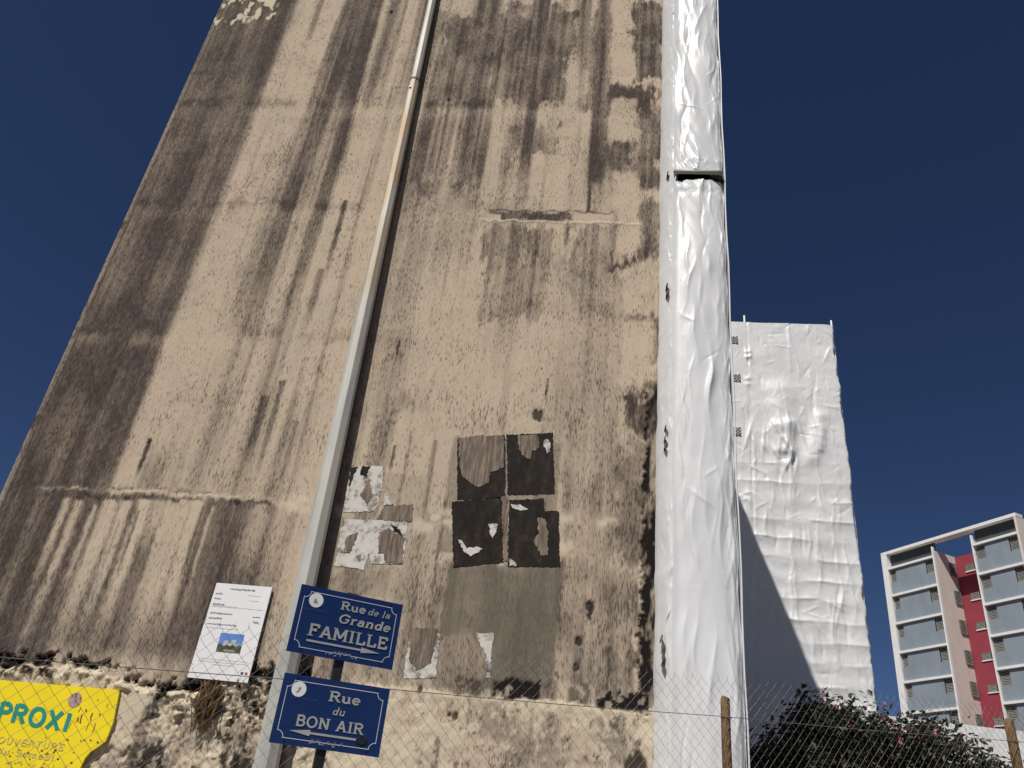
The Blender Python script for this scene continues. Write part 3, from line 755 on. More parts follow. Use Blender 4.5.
# glyph: (advance, [strokes], [serifs]); strokes are polylines, cap height 1, x height .66
GL = {
 'R': (.88, [[(.17, 0), (.17, 1)], [(.17, .95), (.45, .95)] + arc(.45, .735, .24, .215, 90, -90) + [(.17, .52)], [(.42, .52), (.74, .04)]], [sf(.17, .04, .34), sf(.12, .96, .24), sf(.78, .04, .2)]),
 'F': (.78, [[(.2, 0), (.2, 1)], [(.1, .94), (.72, .94)], [(.2, .52), (.52, .52)], [(.71, .97), (.71, .72)], [(.52, .64), (.52, .40)]], [sf(.2, .04, .38)]),
 'A': (.92, [[(.15, .03), (.46, .98)], [(.46, .98), (.79, .03)], [(.26, .33), (.68, .33)]], [sf(.15, .04, .28), sf(.79, .04, .3)]),
 'M': (1.1, [[(.17, 0), (.17, .98)], [(.17, .98), (.54, .2)], [(.54, .2), (.91, .98)], [(.91, 0), (.91, .98)]], [sf(.17, .04, .3), sf(.91, .04, .32), sf(.11, .96, .22), sf(.98, .96, .22)]),
 'I': (.46, [[(.23, 0), (.23, 1)]], [sf(.23, .04, .36), sf(.23, .96, .36)]),
 'L': (.76, [[(.2, 0), (.2, 1)], [(.1, .06), (.70, .06)], [(.69, .03), (.69, .32)]], [sf(.2, .96, .38)]),
 'E': (.80, [[(.2, 0), (.2, 1)], [(.1, .06), (.72, .06)], [(.1, .94), (.70, .94)], [(.2, .52), (.50, .52)], [(.71, .03), (.71, .28)], [(.69, .97), (.69, .74)], [(.5, .64), (.5, .40)]], []),
 'B': (.84, [[(.19, 0), (.19, 1)], [(.1, .95), (.45, .95)] + arc(.45, .745, .22, .205, 90, -90) + [(.19, .54)], [(.19, .54), (.47, .54)] + arc(.47, .295, .25, .245, 90, -90) + [(.1, .05)]], []),
 'O': (.94, [arc(.46, .5, .36, .46, 0, 360, 28)], []),
 'N': (.98, [[(.18, 0), (.18, .98)], [(.18, .98), (.76, .02)], [(.76, .02), (.76, 1)]], [sf(.18, .04, .3), sf(.12, .96, .22), sf(.76, .96, .32)]),
 'G': (.98, [arc(.50, .5, .38, .45, 40, 320, 24) , [(.80, .2), (.80, .46)], [(.55, .46), (.90, .46)], [(.78, .95), (.78, .72)]], []),
 'P': (.74, [[(.17, 0), (.17, 1)], [(.17, .93), (.42, .93)] + arc(.42, .70, .24, .23, 90, -90) + [(.17, .47)]], []),
 'X': (.84, [[(.1, 0), (.72, 1)], [(.1, 1), (.72, 0)]], []),
 'u': (.72, [[(.15, .64), (.15, .24)] + arc(.345, .24, .195, .20, 180, 320, 10), [(.55, .64), (.55, 0)]], [sf(.10, .62, .18), sf(.50, .62, .2), sf(.61, .04, .16)]),
 'e': (.62, [[(.12, .34), (.52, .34)] + arc(.32, .33, .22, .29, 2, 320, 22)], []),
 'd': (.70, [arc(.31, .32, .21, .28, 0, 360, 22), [(.54, 0), (.54, 1)]], [sf(.48, .96, .2), sf(.60, .04, .16)]),
 'l': (.36, [[(.18, 0), (.18, 1)]], [sf(.18, .04, .3), sf(.12, .96, .2)]),
 'a': (.66, [arc(.30, .22, .19, .18, 0, 360, 18), [(.10, .52)] + arc(.30, .46, .20, .16, 140, 0, 10) + [(.50, 0)]], [sf(.56, .04, .16)]),
 'n': (.76, [[(.17, 0), (.17, .64)], arc(.37, .40, .20, .22, 160, 0, 10) + [(.57, 0)]], [sf(.17, .04, .28), sf(.57, .04, .28), sf(.11, .62, .18)]),
 'r': (.56, [[(.17, 0), (.17, .64)], arc(.37, .40, .20, .22, 165, 50, 8)], [sf(.17, .04, .3), sf(.11, .62, .18)]),
 'U': (.86, [[(.16, 1), (.16, .36)] + arc(.43, .36, .27, .32, 180, 360, 12) + [(.70, 1)]], []),
 'V': (.84, [[(.1, 1), (.41, .02), (.72, 1)]], []),
 'T': (.80, [[(.05, .94), (.73, .94)], [(.39, .94), (.39, 0)]], []),
 'S': (.72, [arc(.36, .73, .25, .22, 40, 270, 12) + arc(.36, .28, .26, .23, 90, -140, 12)], []),
 'm': (1.0, [[(.12, 0), (.12, .64)], arc(.30, .42, .17, .20, 170, 0, 8) + [(.47, 0)], arc(.65, .42, .17, .20, 170, 0, 8) + [(.82, 0)]], []),
 'i': (.30, [[(.14, 0), (.14, .64)], [(.14, .8), (.14, .92)]], []),
 ' ': (.38, [], []),
}
def ribbon(mb, pts, w, y, dy=.0008):
    """flat stroke in the x,z plane at depth y"""
    pts = [Vector((p[0], 0, p[1])) for p in pts]
    vv = []
    for i, p in enumerate(pts):
        a = (p - pts[i - 1]).normalized() if i else None
        b_ = (pts[i + 1] - p).normalized() if i < len(pts) - 1 else None
        d = (a or b_) if (a is None or b_ is None) else (a + b_)
        if d.length < 1e-6: d = a
        d.normalize()
        nrm = Vector((-d.z, 0, d.x)); k = 1.0
        if a is not None and b_ is not None: k = 1 / max(.6, abs(nrm.dot(Vector((-a.z, 0, a.x)))))
        vv.append(p + nrm * w / 2 * k); vv.append(p - nrm * w / 2 * k)
    n = len(pts)
    mb.add([(q.x, y, q.z) for q in vv], [(2 * i, 2 * i + 1, 2 * i + 3, 2 * i + 2) for i in range(n - 1)])
def text_width(s, size, sp=.04): return sum(GL[c][0] + sp for c in s) * size
def write(mb, s, x, z, size, y, w=.17, wt=.10, slant=0.0, sp=.04, serif=True):
    k = 0
    for c in s:
        adv, st, se = GL[c]
        for grp, ww in ((st, w), (se if serif else [], wt)):
            for line in grp:
                ribbon(mb, [(x + (px + slant * pz) * size, z + pz * size) for px, pz in line], ww * size, y - .00012 * (k % 7)); k += 1
        x += (adv + sp) * size
    return x
def scribble(mb, x0, x1, z, size, w, y, seed, n=9):
    r = random.Random(seed); x = x0; k = 0
    while x < x1:
        pts = []; m_ = r.randint(3, 5)
        for i in range(m_): pts.append((x + r.uniform(-.1, .9) * size, z + r.uniform(0, 1) * size))
        ribbon(mb, pts, w, y - .0001 * (k % 5)); k += 1
        x += size * r.uniform(.55, .95)

# ------------------------------------------------------------------ street name signs on their post
SA = math.radians(25.0)
Pm = Vector((-1.16, 3.735, 0))                 # post foot in plan
gp = gz(Pm.x, Pm.y)
post = empty('sign_post', (Pm.x, Pm.y, gp), SA)
tag(post, 'slim black steel post carrying the two blue street signs', 'post')
pbody = build('shaft', MB().box((-.022, .012, 0), (.022, .05, EYE + .985 - gp)), M_black, post); bevelled(pbody, .004)
build('cap', MB().box((-.025, .009, EYE + .985 - gp), (.025, .053, EYE + .998 - gp)), plain('rusty_cap', (.12, .05, .04), .8, .4, 60), post)

def street_sign(label, cx_, cz, w, hgt, yaw, yoff):
    t = empty('street_sign', (0, 0, 0), yaw)
    c0 = Vector((Pm.x, Pm.y, EYE + cz)) + Vector((cx_ * math.cos(SA), cx_ * math.sin(SA), 0)) + Vector((math.sin(SA), -math.cos(SA), 0)) * yoff
    t.location = c0
    tag(t, label, 'street sign', 'blue enamel street name signs')
    pb = build('plate', MB().box((-w / 2, 0, -hgt / 2), (w / 2, .006, hgt / 2)), M_blue, t)
    # keyline with notched corners
    a, b_ = w / 2 - .024, hgt / 2 - .026; n_ = .028
    lw = .0030; y = -.0014
    mb = MB()
    def notch(sx, sz):
        c_ = (sx * a, sz * b_)
        st = math.degrees(math.atan2(-sz, -sx))
        return [(c_[0] + n_ * math.cos(math.radians(st + d_)), c_[1] + n_ * math.sin(math.radians(st + d_))) for d_ in range(-45, 46, 9)]
    for sx, sz in ((-1, 1), (1, 1), (1, -1), (-1, -1)): ribbon(mb, notch(sx, sz), lw, y)
    for sz in (1, -1): ribbon(mb, [(-a + n_ * .9, sz * b_), (a - n_ * .9, sz * b_)], lw, y - .0002)
    for sx in (1, -1): ribbon(mb, [(sx * a, -b_ + n_ * .9), (sx * a, b_ - n_ * .9)], lw, y - .0002)
    build('keyline', mb, M_line, t)
    for bx, bz in ((-w / 2 + .06, hgt / 2 - .012), (w / 2 - .06, hgt / 2 - .012), (-w / 2 + .06, -hgt / 2 + .018), (w / 2 - .06, -hgt / 2 + .018)):
        build('rivet', MB().tube([(bx, -.003, bz), (bx, .004, bz)], .004, 8), M_black, t)
    return t
def lettering(t, lines, y=-.0026):
    for s, x, z, size, slant, w in lines:
        letters(t, s, lambda X, Z: (x + X, z + Z), size, y, w, .09, slant, .04, True, M_letter)
def letters(t, s, place_, size, y, w, wt, slant, sp, serif, mat, loc=None, sx=1.0):
    X = 0.0
    for c in s:
        if c != ' ':
            mb = MB(); write(mb, c, 0, 0, size, y, w, wt, slant, sp, serif)
            mb.v = [(lambda q: (q[0], v_[1], q[1]))(place_((X + v_[0]) * sx, v_[2])) for v_ in mb.v]
            o = build('letter', mb, mat, t)
            if loc: o.location = loc
        X += (GL[c][0] + sp) * size
def fit_text(t, Wd, Hd, s, u0, u1, v, cap, slant, w, mat=None):
    size = cap * Hd; sx = (u1 - u0) * Wd / (text_width(s, size) - .12 * size)
    x, z = (u0 - .5) * Wd, (.5 - v) * Hd
    letters(t, s, lambda X, Z: (x + X, z + Z), size, -.0026, w, .09, slant, .04, True, M_letter, None, sx)
def arrow(t, x0, x1, z, tw, hw, hl_, y=-.0026):
    sg = 1 if x1 > x0 else -1
    xb = x1 - sg * hl_
    mb = MB().add([(x0, y, z - tw), (x0, y, z + tw), (xb, y, z + tw), (xb, y, z + hw), (x1, y, z), (xb, y, z - hw), (xb, y, z - tw)], [tuple(range(7))])
    build('arrow', mb, M_letter, t)
def sticker(t, x, z, r, seed):
    mb = MB(); mb.tube([(x, -.0016, z), (x, .001, z)], r, 28); s_ = build('sticker', mb, M_sticker, t)
    mb = MB(); rr_ = random.Random(seed)
    for k in range(5): ribbon(mb, [(x + rr_.uniform(-.35, .3) * r, z + rr_.uniform(-.5, .3) * r) for _ in range(3)], .0028, -.0022 - .0001 * k)
    build('pictogram', mb, M_ink, s_)

W1, H1 = .492, .303
s1 = street_sign('upper blue street sign with white arrow pointing right under FAMILLE', .0, .838, W1, H1, math.radians(27.5), .0)
for a_ in (('Rue', .405, .64, .262, .125, 0, .17), ('de la', .668, .885, .262, .10, .2, .12), ('Grande', .40, .90, .462, .135, .16, .17), ('FAMILLE', .150, .905, .728, .178, 0, .17)): fit_text(s1, W1, H1, *a_)
arrow(s1, (.155 - .5) * W1, (.855 - .5) * W1, (.5 - .80) * H1, .0045, .0125, .09)
sticker(s1, (.165 - .5) * W1, .3 * H1, .033, 1)
mb = MB(); scribble(mb, -.085, .07, -.139, .024, .0028, -.003, 3); build('marker_tag', mb, M_scrib, s1)
mb = MB(); scribble(mb, -.205, -.10, .040, .014, .0014, -.003, 4); build('marker_tag', mb, M_scribd, s1)
W2, H2 = .476, .286
s2_ = street_sign('lower blue street sign with white arrow pointing left under BON AIR', +.010, .456, W2, H2, math.radians(22), .0)
for a_ in (('Rue', .445, .73, .312, .148, 0, .17), ('du', .50, .612, .498, .11, .2, .13), ('BON AIR', .190, .812, .722, .155, 0, .17)): fit_text(s2_, W2, H2, *a_)
arrow(s2_, (.765 - .5) * W2, (.151 - .5) * W2, (.5 - .80) * H2, .0045, .0125, .09)
sticker(s2_, (.159 - .5) * W2, .292 * H2, .032, 2)
mb = MB(); scribble(mb, -.075, .06, -.130, .023, .0028, -.003, 5); build('marker_tag', mb, M_scrib, s2_)
mb = MB(); scribble(mb, -.19, -.08, .040, .014, .0014, -.003, 6); build('marker_tag', mb, M_scribd, s2_)
mb = MB(); pts = []
for k in range(14):
    t = 2 * math.pi * k / 14; rr_ = .019 * random.uniform(.75, 1.2); pts.append((.150 + rr_ * 1.15 * math.cos(t), -.088 + rr_ * .95 * math.sin(t)))
mb.prism(pts, -.0042, -.001); build('paint_blot', mb, M_black, s2_)

# ------------------------------------------------------------------ yellow shop panel on the wall
yp = empty('shop_panel', (-7.0, D - .07, EYE + 1.0))
tag(yp, 'yellow shop panel lettered PROXI, broken at its lower corner, behind the fence', 'sign')
LY = (7.0, -(D - .07), -(EYE + 1.0))
YPN = D - .09
def yw(x, y): a_, b_ = WX(x, y, YPN); return (a_, b_ + EYE)
TLc, TRc = yw(0, 680), yw(119.5, 690)
pts = [(-8.75, TLc[1] + .0), TLc, TRc, yw(113, 722), yw(108, 735), yw(105.5, 741), yw(99, 746), yw(90, 752), yw(85, 758), yw(80, 768)]
pts += [(pts[-1][0] - .1, pts[-1][1] - .25), (-8.75, pts[-1][1] - .25)]
def yb(name, mb, mat): o = build(name, mb, mat, yp); o.location = LY; return o
yb('board', MB().prism(pts, YPN, YPN + .035), M_yellow)
for xb in (-8.2, -7.0, -6.3): yb('bracket', MB().box((xb - .02, YPN + .034, EYE + 1.08), (xb + .02, D + .02, EYE + 1.13)), M_steel)
nat = text_width('PROXI', 1.0, .05) - .12
letters(yp, 'PROXI', lambda X, Z: yw(-5 + 72.5 * X / nat + 4.0 * Z, 719.5 + 12.5 * X / nat - 18.5 * Z), 1.0, YPN - .004, .225, .1, .10, .05, False, M_teal, LY)
x0_, z0_ = yw(75, 700); mb = MB(); mb.tube([(x0_, YPN - .003, z0_ - .0), (x0_, YPN + .01, z0_)], .09, 24); yb('pale_disc', mb, M_pink)
mb = MB()
for tx_, xa, xb, ya, yb_ in (('OUVERTURE', -3, 64, 743, 751), ('du Samedi', -4, 54, 753, 761)):
    nt_ = text_width(tx_, 1.0, .12)
    m3 = MB(); write(m3, tx_, 0, 0, 1.0, YPN - .004, .15, .1, .18, .12, False)
    q_ = [yw(xa + (xb - xa) * v_[0] / nt_ + 1.5 * v_[2], ya + (yb_ - ya) * v_[0] / nt_ - 7.0 * v_[2]) for v_ in m3.v]
    mb.add([(q_[i][0], m3.v[i][1], q_[i][1]) for i in range(len(q_))], m3.f)
for (xa, xb, yy_, sz) in [(4, 78, 767, .09), (-6, 72, 776, .09)]:
    a_, z_ = yw(xa, yy_); b_ = yw(xb, yy_ + 2)[0]
    scribble(mb, a_, b_, z_, sz, .014, YPN - .004, int(yy_))
yb('faded_writing', mb, M_pale)['kind'] = 'stuff'
mb = MB()
for k in range(26):
    x0_, z0_ = yw(random.uniform(70, 118), random.uniform(690, 725)); l_ = random.uniform(.02, .11)
    if x0_ > TRc[0] - .06: continue
    ribbon(mb, [(x0_, z0_), (x0_ + random.uniform(-.01, .01), z0_ - l_ / 2), (x0_ + random.uniform(-.015, .015), z0_ - l_)], random.uniform(.006, .018), YPN - .0025 - .0001 * (k % 9))
for k in range(30):
    x0_, z0_ = yw(random.uniform(2, 100), random.uniform(735, 766))
    if z0_ < yw(90, 752)[1] and x0_ > yw(82, 752)[0]: continue
    l_ = random.uniform(.01, .03); ribbon(mb, [(x0_, z0_), (x0_ + l_, z0_ - l_ * .3)], l_ * .7, YPN - .0025 - .0001 * (k % 9))
yb('rust_runs', mb, M_rust)['kind'] = 'stuff'

# ------------------------------------------------------------------ white works notice
YN = D - .045
nb = empty('works_notice', (-4.75, YN, EYE + 2.1))
tag(nb, 'white printed notice board with small landscape picture fixed on the stained gable', 'notice')
def nw(x, y): a_, b_ = WX(x, y, YN); return (a_, b_ + EYE)
nx0, nx1 = nw(217, 582)[0] - .01, nw(272, 588)[0]
nz1, nz0 = nw(245, 585)[1], nw(217, 680)[1]
def nb_(name, mb, mat): o = build(name, mb, mat, nb); o.location = (4.75, -YN, -(EYE + 2.1)); return o
nb_('board', MB().prism([(nx0 - .02, nz0), (nx1 - .005, nz0), (nx1, nz1), (nx0 + .01, nz1)], YN, YN + .02), M_paper)
for bx in (nx0 + .1, nx1 - .1): nb_('spacer', MB().box((bx - .02, YN + .019, nz0 + .2), (bx + .02, D + .03, nz1 - .2)), M_wood)
def uv(u, v): return (nx0 + (nx1 - nx0) * u, nz1 - (nz1 - nz0) * v)
mb = MB(); mb_l = MB()
def dashes(mb, u0, u1, v, hgt, seed):
    r = random.Random(seed); u = u0
    while u < u1:
        l_ = r.uniform(.015, .05)
        a_ = uv(u, v); b_ = uv(min(u + l_, u1), v); ribbon(mb, [(a_[0], a_[1] + r.uniform(-.004, .004)), (b_[0], b_[1] + r.uniform(-.004, .004))], hgt * r.uniform(.6, 1.1), YN - .002 - .0001 * r.randint(0, 9)); u += l_ + .008
dashes(mb, .28, .72, .055, .020, 1)
for v, u1 in ((.115, .17), (.17, .16), (.23, .26), (.325, .44), (.38, .28), (.44, .56)): dashes(mb, .05, u1, v, .018, int(v * 1000))
for v, u0, u1 in ((.335, .80, .93), (.385, .82, .92), (.40, .84, .94)): dashes(mb, u0, u1, v, .012, int(v * 990))
for v, u0, u1 in ((.11, .62, .85), (.165, .66, .83), (.255, .05, .94), (.48, .06, .6), (.80, .08, .92), (.825, .08, .9), (.85, .3, .7), (.245, .05, .5)): dashes(mb_l, u0, u1, v, .008, int(v * 970))
nb_('print', mb, M_ink)['kind'] = 'stuff'; nb_('fine_print', mb_l, M_inklt)['kind'] = 'stuff'
def pic(u0, v0, u1, v1, pts, mat, y, name):
    nb_(name, MB().prism([(uv(u0 + (u1 - u0) * a_, v0 + (v1 - v0) * b_)) for a_, b_ in pts], y, YN - .0005), mat)
R4 = [(0, 0), (1, 0), (1, 1), (0, 1)]
pic(.33, .525, .74, .72, R4, plain('print_sky', (.10, .24, .62), .6, .15, 4), YN - .0015, 'picture_sky')
pic(.33, .525, .74, .72, [(0, .6), (.2, .58), (.21, .42), (.40, .36), (.41, .5), (.5, .5), (.51, .34), (.72, .30), (.73, .52), (.9, .50), (1, .6), (1, .8), (0, .8)], plain('print_buildings', (.42, .43, .42), .6, .35, 14), YN - .0022, 'picture_buildings')
pic(.33, .525, .74, .72, [(0, .62), (.12, .55), (.25, .68), (.4, .6), (.5, .68), (.62, .58), (.8, .70), (.9, .55), (1, .62), (1, 1), (0, 1)], plain('print_trees', (.055, .075, .03), .6, .7, 18), YN - .0029, 'picture_trees')
pic(.33, .525, .74, .72, [(.2, .95), (.35, .86), (.7, .85), (.8, .96)], plain('print_path', (.30, .29, .26), .6, .3, 18), YN - .0036, 'picture_path')
pic(.84, .90, .885, .925, R4, plain('print_blue', (.02, .03, .22), .6, .1), YN - .0015, 'logo'); pic(.91, .90, .955, .925, R4, plain('print_red', (.45, .03, .05), .6, .1), YN - .0015, 'logo')

# ------------------------------------------------------------------ torn posters on the gable
def torn(px_pts, jag, seed, step=.03):
    r = random.Random(seed); pts = [WX(*p) for p in px_pts]; outp = []
    for i in range(len(pts)):
        a_, b_ = pts[i], pts[(i + 1) % len(pts)]; n_ = max(1, int(math.hypot(b_[0] - a_[0], b_[1] - a_[1]) / step))
        for k in range(n_):
            t = k / n_; outp.append((a_[0] + (b_[0] - a_[0]) * t + r.uniform(-jag, jag), a_[1] + (b_[1] - a_[1]) * t + r.uniform(-jag, jag) + EYE))
    return outp
def c6(*p): return [(420 + x / 3.938, 410 + y / 3.938) for x, y in p]
def c7(*p): return [(280 + x / 4.517, 420 + y / 4.517) for x, y in p]
def c3(*p): return [(400 + x / 3.657, 560 + y / 3.657) for x, y in p]
PST = [
 ('black torn poster with large brown paper layer hanging over its top half', M_post_dark, c6((147, 112), (335, 100), (335, 345), (147, 355)),
   [(M_post_brown, c6((152, 114), (240, 100), (333, 104), (331, 225), (275, 250), (273, 285), (232, 305), (200, 290), (160, 250)))]),
 ('black torn poster with small brown scrap near its top edge', M_post_dark, c6((341, 98), (522, 90), (531, 330), (346, 335)),
   [(M_post_brown, c6((388, 101), (465, 97), (470, 150), (442, 165), (435, 195), (405, 182), (386, 142))), (M_post_white, c6((490, 118), (510, 120), (514, 165), (500, 172), (488, 140)))]),
 ('black torn poster with curled pale shreds along its lower part', M_post_dark, c6((125, 362), (334, 342), (330, 600), (132, 620)),
   [(M_post_brown, c6((322, 342), (343, 342), (346, 596), (328, 596))), (M_post_white, c6((150, 510), (165, 515), (185, 545), (230, 540), (245, 550), (205, 578), (175, 560))), (M_post_white, c6((272, 450), (305, 450), (300, 480), (285, 508), (275, 480)))]),
 ('black torn poster with long brown shred peeling down the middle', M_post_dark, c6((350, 355), (488, 350), (489, 398), (546, 400), (551, 618), (346, 616)),
   [(M_post_brown, c6((462, 428), (495, 428), (503, 470), (505, 572), (480, 576), (445, 512), (468, 490))), (M_post_white, c6((360, 372), (395, 376), (425, 390), (395, 396), (362, 388))), (M_post_white, c6((352, 585), (380, 600), (378, 617), (352, 614)))]),
 ('white torn poster with brown lozenge hole beside the lamp column', M_post_white, c7((318, 212), (462, 208), (465, 300), (452, 335), (448, 382), (425, 415), (288, 416)),
   [(M_post_brown, c7((405, 265), (416, 350), (394, 382), (362, 338))), (M_post_dark, c7((318, 214), (350, 212), (335, 250), (322, 290), (312, 300))), (M_post_dark, c7((372, 212), (405, 212), (392, 250), (365, 245))), (M_post_white, c7((472, 320), (486, 345), (508, 384), (470, 388)))]),
 ('grey brown pasted sheet overlapping the white torn posters', M_post_brown, c7((470, 392), (602, 380), (594, 458), (438, 452)), []),
 ('wide white torn poster with two brown shreds folded down', M_post_white, c7((285, 450), (440, 452), (575, 458), (572, 530), (555, 650), (416, 650), (402, 600), (380, 676), (246, 660)),
   [(M_post_brown, c7((448, 510), (490, 490), (560, 535), (552, 648), (472, 648), (468, 600), (444, 605))), (M_post_brown, c7((300, 528), (352, 505), (335, 560), (318, 602), (286, 602))), (M_post_dark, c7((500, 470), (535, 490), (562, 532), (520, 505)))]),
 ('white torn scrap with brown flap above the ledge beside the paste panel', M_post_white, c3((30, 300), (60, 260), (148, 272), (130, 432), (12, 434)),
   [(M_post_brown, c3((36, 248), (138, 250), (116, 372), (98, 388), (60, 402), (36, 368)))]),
 ('narrow white torn scrap on the grey paste panel', M_post_white, c3((278, 268), (346, 267), (334, 340), (330, 432), (314, 432), (318, 350), (298, 320)), []),
]
for k, (lab, mt, outl, layers) in enumerate(PST):
    X0, h0 = WX(sum(p[0] for p in outl) / len(outl), sum(p[1] for p in outl) / len(outl))
    t = empty('torn_poster', (X0, D, h0 + EYE)); tag(t, lab, 'poster', 'torn posters on the gable')
    off = (-X0, -D, -(h0 + EYE))
    y0 = D - .006 - .003 * (k == 5)
    o = build('sheet', MB().prism(torn(outl, .010, k), y0, D + .02), mt, t); o.location = off
    for j, (m2, pl2) in enumerate(layers):
        o = build('paper_layer', MB().prism(torn(pl2, .012, 50 + k * 7 + j, .025), y0 - .005 - .001 * j, y0 + .004), m2, t); o.location = off

# ------------------------------------------------------------------ chain link fence
PITCH = .0707
def fz_wire(s):                    # height of the straining wire along the fence (street climbs to the right)
    p = fd * s + fn * 4.3
    return EYE + .55 + .092 * ((p.x + 2.39) * .848 + (p.y - 3.58) * .53)
fence = empty('chain_link_fence', (F0.x, F0.y, gz(F0.x, F0.y)))
tag(fence, 'chain link fence with rough wooden posts and a straining wire', 'fence')
LFn = (-F0.x, -F0.y, -gz(F0.x, F0.y))
S0, S1 = -3.6, 8.4
r = np.random.default_rng(5)
verts = []; faces = []
wr = .00115
nw_ = int((S1 - S0) / (PITCH / 2))
for i in range(nw_):
    s_ = S0 + i * PITCH / 2
    top = fz_wire(s_) + .245
    if .4 < s_ < 4.0: top -= .02
    pB = fd * s_ + fn * 4.3; bot = gz(pB.x, pB.y) + .03
    n_ = int((top - bot) / (PITCH / 2))
    side = 1
    for k in range(n_ + 1):
        z = top - k * PITCH / 2
        sag = .012 * math.sin(s_ * 1.9 + z * 2.0) + .006 * math.sin(s_ * 7 + z * 5)
        sx_ = s_ + (PITCH / 2) * ((k + i) % 2)
        off = 4.3 + sag + (.0018 if (k + i) % 2 else -.0018)
        c_ = fd * sx_ + fn * off
        jit = .0022 * (hash((i, k)) % 7 - 3) / 3
        b_ = len(verts)
        for (ds_, dz_) in ((wr, 0), (0, wr), (-wr, 0), (0, -wr)):
            # square section turned so that the wire keeps its width along both slants
            verts.append((c_.x + fd.x * ds_ + fn.x * dz_, c_.y + fd.y * ds_ + fn.y * dz_, z + jit))
        if k:
            for e_ in range(4): faces.append((b_ - 4 + e_, b_ - 4 + (e_ + 1) % 4, b_ + (e_ + 1) % 4, b_ + e_))
    # the twisted barb at the top
    b_ = len(verts); c_ = fd * (s_ + PITCH / 2 * (i % 2)) + fn * 4.3; tz = top + r.uniform(.02, .045)
    verts += [(c_.x - fd.x * wr, c_.y - fd.y * wr, top), (c_.x + fd.x * wr, c_.y + fd.y * wr, top), (c_.x + fd.x * r.uniform(-.012, .012), c_.y, tz)]
    faces.append((b_, b_ + 1, b_ + 2))
mb = MB(); mb.v = verts; mb.f = faces
o = put('link_mesh', mb.mesh('link_mesh'), M_wire, fence); o.location = LFn; o['kind'] = 'stuff'
pts = []
for k in range(61):
    s_ = S0 + (S1 - S0) * k / 60; c_ = fd * s_ + fn * (4.3 - .006); pts.append((c_.x, c_.y, fz_wire(s_) - .010 * abs(math.sin((s_ - .9) * math.pi / 2.75))))
o = build('straining_wire', MB().tube(pts, .0022, 5), M_wire, fence); o.location = LFn
def s_of(px, py):
    r_ = ray(px, py); n3 = np.array(fn); d3 = np.array(fd); q_ = r_ * (4.33 / (r_ @ n3)); return float(q_ @ d3), float(q_[2])
for (px, py) in ((727, 697), (1010.5, 719)):
    s_, hh_ = s_of(px, py)
    c_ = fd * s_ + fn * 4.345
    zb = gz(c_.x, c_.y) - .2; zt = EYE + hh_
    rr_ = .031 if px < 900 else .036
    zz_ = [zb + (zt - .012 - zb) * k / 9 for k in range(10)] + [zt]
    rs_ = [rr_ * random.uniform(.95, 1.05) for _ in range(10)] + [rr_ * .82]
    o = build('post', MB().tube([(c_.x + random.uniform(-.003, .003), c_.y, z) for z in zz_], rs_, 12), M_wood, fence, True); o.location = LFn
    o = build('tie', MB().tube([(c_.x + (rr_ + .004) * math.cos(t), c_.y + (rr_ + .004) * math.sin(t), fz_wire(s_) + .003 * math.sin(t)) for t in np.linspace(0, 2 * math.pi, 14)], .002, 5), M_wire, fence); o.location = LFn
for s_ in (-3.2,):
    c_ = fd * s_ + fn * 4.345
    o = build('post', MB().tube([(c_.x, c_.y, gz(c_.x, c_.y) - .2), (c_.x, c_.y, fz_wire(s_) + .2)], .034, 12), M_wood, fence, True); o.location = LFn

# ------------------------------------------------------------------ apartment tower on the right
S = 68.0; psi = math.radians(59.0)
dv = np.array([math.cos(psi), -math.sin(psi), 0]); mv = np.array([math.sin(psi), math.cos(psi), 0])
B0 = mv * S + dv * (-57.45)
gb = 2.0
ap = empty('apartment_tower', (float(B0[0]), float(B0[1]), 0.0), -psi)
tag(ap, 'modern apartment tower with white frame, blue grey panels and red recessed stairwell', 'building')
# local axes: x along the facade towards the street, y into the building, z up
M_aw = plain('tower_white', (.76, .76, .75), .8, .06, 1.5)
M_ap = plain('tower_cream', (.66, .60, .55), .85, .06, 1.0)
M_ag = plain('tower_blue_grey', (.23, .275, .32), .7, .10, .9, stretch=(1, 1, .5))
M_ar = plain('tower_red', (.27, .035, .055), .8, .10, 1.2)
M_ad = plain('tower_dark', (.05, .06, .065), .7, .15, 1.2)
M_al = plain('louvre_slats', (.25, .25, .235), .7, .1, 3)
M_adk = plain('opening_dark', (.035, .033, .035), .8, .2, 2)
TOP = EYE + 30.98
L0, L1, R0, R1 = 0.0, 6.08, 10.2, 14.9
def A(name, mb, mat, parent=ap): return build(name, mb, mat, parent)
zs = [EYE + 29.28 - 2.78 * k for k in range(11)]
zb = zs[-1] - 2.78 + gb * .3
# bodies set back behind the panels
A('left_block', MB().box((L0 + .03, .75, gb - 3), (L1 - .02, 14, TOP - 1.22)), M_ap)
A('right_block', MB().box((R0 + .02, .75, gb - 3), (R1 - .03, 14, TOP - 1.22)), M_ap)
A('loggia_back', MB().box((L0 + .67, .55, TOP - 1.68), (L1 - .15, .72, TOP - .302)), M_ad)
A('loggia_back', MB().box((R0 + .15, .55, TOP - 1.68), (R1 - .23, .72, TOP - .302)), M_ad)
rb = A('roof_frame', MB().box((L0, 0, TOP - .30), (R1 + .02, .95, TOP)), M_aw)
A('end_wall', MB().box((R1 - .22, 0, gb - 3), (R1, 14.2, TOP - .31)), M_ap)
A('left_fin', MB().box((L0 - .01, 0, gb - 3), (L0 + .66, .8, TOP - .31)), M_aw)
A('fin_edge', MB().box((L1 - .14, .02, gb - 3), (L1 + .012, .26, TOP - .85)), M_aw)
A('fin_edge', MB().box((R0 - .012, .02, gb - 3), (R0 + .14, .26, TOP - .85)), M_aw)
